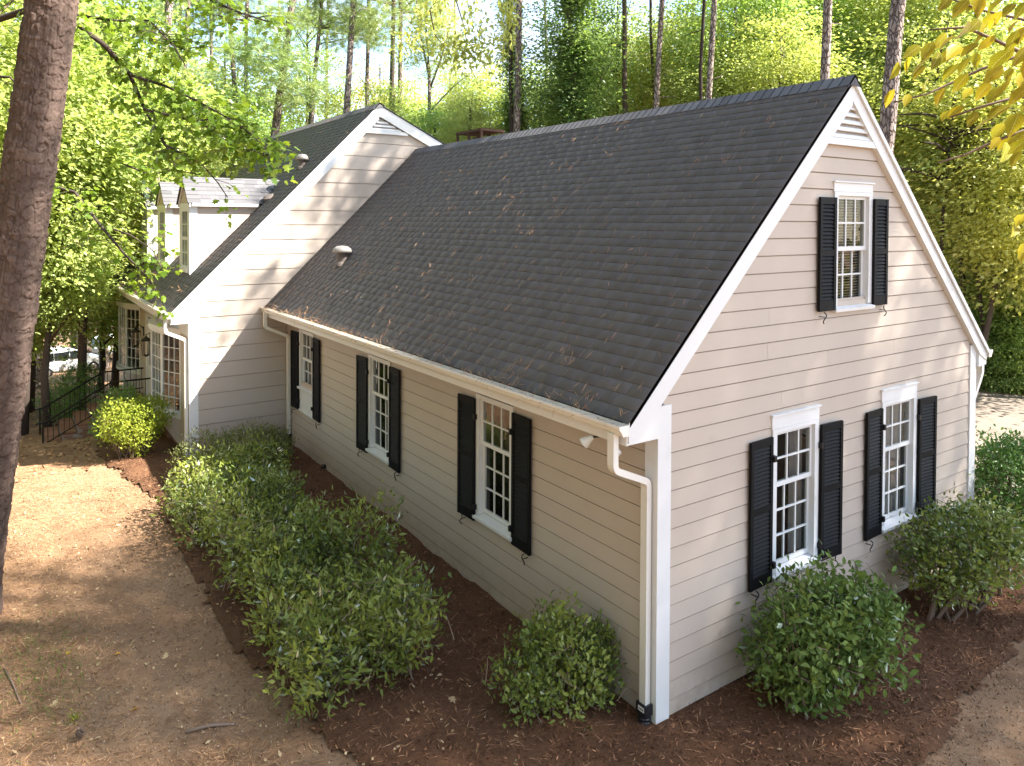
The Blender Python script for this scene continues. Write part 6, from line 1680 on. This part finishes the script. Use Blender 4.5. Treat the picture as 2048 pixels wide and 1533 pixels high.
# scattered small dead leaves near by
n = 1700; x = lr.uniform(-6.3, -1.2, n); y = lr.uniform(-.5, 11, n); zz = np.where(bedmask(x, y), bed_z(x, y) + .012, ground_z(x, y) + .012)
scatter('leaf_litter', np.stack([x, y, zz], 1), .058, .030, M['deadleaf'], 'small curled tan leaves dotted over the yard and bed', 'leaf litter', .5, seed=7)
# grass tufts at the lower left
n = 900; cxs = lr.normal(size=n) * .22 + lr.choice([-5.15, -4.95, -5.3], n); cys = lr.normal(size=n) * .45 + lr.choice([4.6, 5.3, 3.9], n)
scatter('grass', np.stack([cxs, cys, ground_z(cxs, cys)], 1), .07, .006, M['yellowgrass'], 'thin green grass patches in the straw at the left edge', 'grass', seed=8, dirs=unit(np.concatenate([lr.normal(size=(n, 2)) * .6, np.ones((n, 1)) * .7], 1)))

# needles on the roof: loose all over, thick along the gutter
def roofpt(u, v, h=.016):
    return np.stack([-OE + (XR + OE) * v, u, ZE + (ZR - ZE) * v], 1) + np.array([-SLW, 0, 1]) / math.hypot(1, SLW) * h
n = 1150; u = lr.uniform(-.05, L - .1, n); v = lr.random(n) ** 1.6 * .97
up_ = unit(np.array([XR + OE, 0, ZR - ZE]))
cl = lr.random(n) < .45; kk = n // 12; src = lr.integers(0, kk, n); u = np.where(cl, u[src] + lr.normal(size=n) * .10, u).clip(-.05, L - .1); v = np.where(cl, v[src] + lr.normal(size=n) * .012, v).clip(.005, .98)
dd = unit(up_ * lr.normal(size=(n, 1)) * 1.4 + np.array([0, 1, 0]) * lr.normal(size=(n, 1)) * .45 + np.array([-.7, 0, .7]) * .04)
scatter('pine_needles', roofpt(u, v), .13, .0042, M['rednee'], 'reddish dead pine needles strewn over the wing roof', 'pine needles', seed=9, nrm=(-.7, 0, .7), dirs=dd)
n = 1100; u = L - (L + .0) * lr.random(n) ** 1.25; x = -OE - .10 + lr.random(n) * .16
P = np.stack([x, u, ZE - .035 + .03 * lr.random(n) + np.clip(x + OE, 0, 1)], 1)
scatter('pine_needles', P, .14, .006, M['straw'], 'dry pine straw caught along the wing gutter', 'pine needles', .5, seed=10)
n = 700; u = L - .1 + 10.4 * lr.random(n); v = lr.random(n) ** 3
P = np.stack([XME + .02 + (XM - XME) * v, u, ZME + .03 + (ZMR - ZME) * v], 1)
scatter('pine_needles', P, .15, .007, M['straw'], 'dry pine straw along the eave of the main roof', 'pine needles', .5, seed=11)

# single larger fallen leaves, a cone, sticks
def fallen(px, py, ln, label, mat='deadleaf', bed=False, tone=.6):
    b = on_ground(px, py); z = float(bed_z(b[0], b[1]) if bed else ground_z(b[0], b[1])) + .012
    r = np.random.default_rng(int(px * 7 + py)); D = unit(np.array([r.normal(), r.normal(), .15]))[None]; N = unit(np.array([r.normal() * .3, r.normal() * .3, 1]))[None]
    o = link('fallen_leaf', leaf_mesh('fallen_leaf', -D * ln * .5, D, N, np.array([ln]), np.array([ln * .62]), M[mat], OVAL if mat == 'yellowleaf' else MAPLE, np.array([tone])), None, (b[0], b[1], z))
    tagp(o, label, 'leaf', 'single fallen leaves')
fallen(270, 1415, .095, 'bright yellow fallen leaf on the sand near the bottom left', 'yellowleaf')
fallen(137, 1303, .08, 'orange-yellow fallen leaf by the grassy straw at the left', 'yellowleaf', tone=.1)
fallen(331, 1306, .13, 'large pale tan fallen leaf on the sandy path', tone=.9)
fallen(236, 1304, .08, 'small yellowish fallen leaf near the middle of the sandy path', 'yellowleaf', tone=.4)
fallen(906, 1406, .14, 'pale lobed dead leaf on dark mulch left of the small upright shrub', bed=True, tone=.95)
fallen(992, 1361, .11, 'cream dead leaf on the mulch behind the small upright shrub', bed=True, tone=1)
fallen(110, 1402, .12, 'curled tan leaf in straw beside the pine cone', tone=.8)
fallen(1560, 1508, .06, 'tiny pale leaf on mulch near the bottom edge under the glossy shrub', bed=True, tone=.9)
def stick(pp, r, label, name='stick'):
    W3 = [on_ground(x, y) for x, y in pp]; W3 = [np.array([p[0], p[1], float(ground_z(p[0], p[1])) + r * .8 + .006]) for p in W3]
    o0 = W3[0]; q = MB(); q.tone = .9; q.tube([p - o0 for p in W3], [r] * (len(W3) - 1) + [r * .5], 6); b = q.build(name, M['twig'], None, smooth=True); b.location = tuple(o0)
    tagp(b, label, 'stick')
stick([(8, 1335), (25, 1365), (42, 1405)], .010, 'bent thin stick lying in straw at the left edge')
stick([(372, 1462), (420, 1448), (470, 1446)], .018, 'weathered grey root breaking the sandy surface near the bottom', 'tree_root')
pc = on_ground(160, 1476); q = MB()
for i in range(9):
    for k in range(7):
        a = k * .9 + i * .45; rr = .034 * math.sin(math.pi * (i + 1) / 10.5); z = .01 + .012 * i
        q.tone = .2 + .3 * ((i * 7 + k) % 3); c0 = np.array([rr * .3 * math.cos(a), rr * .3 * math.sin(a), z]); c1 = np.array([rr * 1.25 * math.cos(a), rr * 1.25 * math.sin(a), z + .008])
        sd = np.array([-math.sin(a), math.cos(a), 0]) * .009
        q.hexa([c0 - sd, c0 + sd, c1 + sd, c1 - sd, c0 - sd + (0, 0, .004), c0 + sd + (0, 0, .004), c1 + sd + (0, 0, .005), c1 - sd + (0, 0, .005)])
b = q.build('pine_cone', M['twig'], None); b.location = (pc[0], pc[1], float(ground_z(pc[0], pc[1]))); tagp(b, 'brown open pine cone lying in straw at the bottom left', 'pine cone')
sp = on_ground(148, 1440); n = 70
o = link('seedling', leaf_mesh('seedling', lr.normal(size=(n, 3)) * np.array([.03, .03, .03]) + np.array([0, 0, .05]), unit(lr.normal(size=(n, 3)) + np.array([0, 0, .8])), unit(lr.normal(size=(n, 3)) + np.array([0, 0, 1])), np.full(n, .035), np.full(n, .011), M['shrub_lit'], RHOMB), None, (sp[0], sp[1], float(ground_z(sp[0], sp[1]))))
tagp(o, 'small bright green feathery seedling in the straw', 'seedling', kind="stuff")
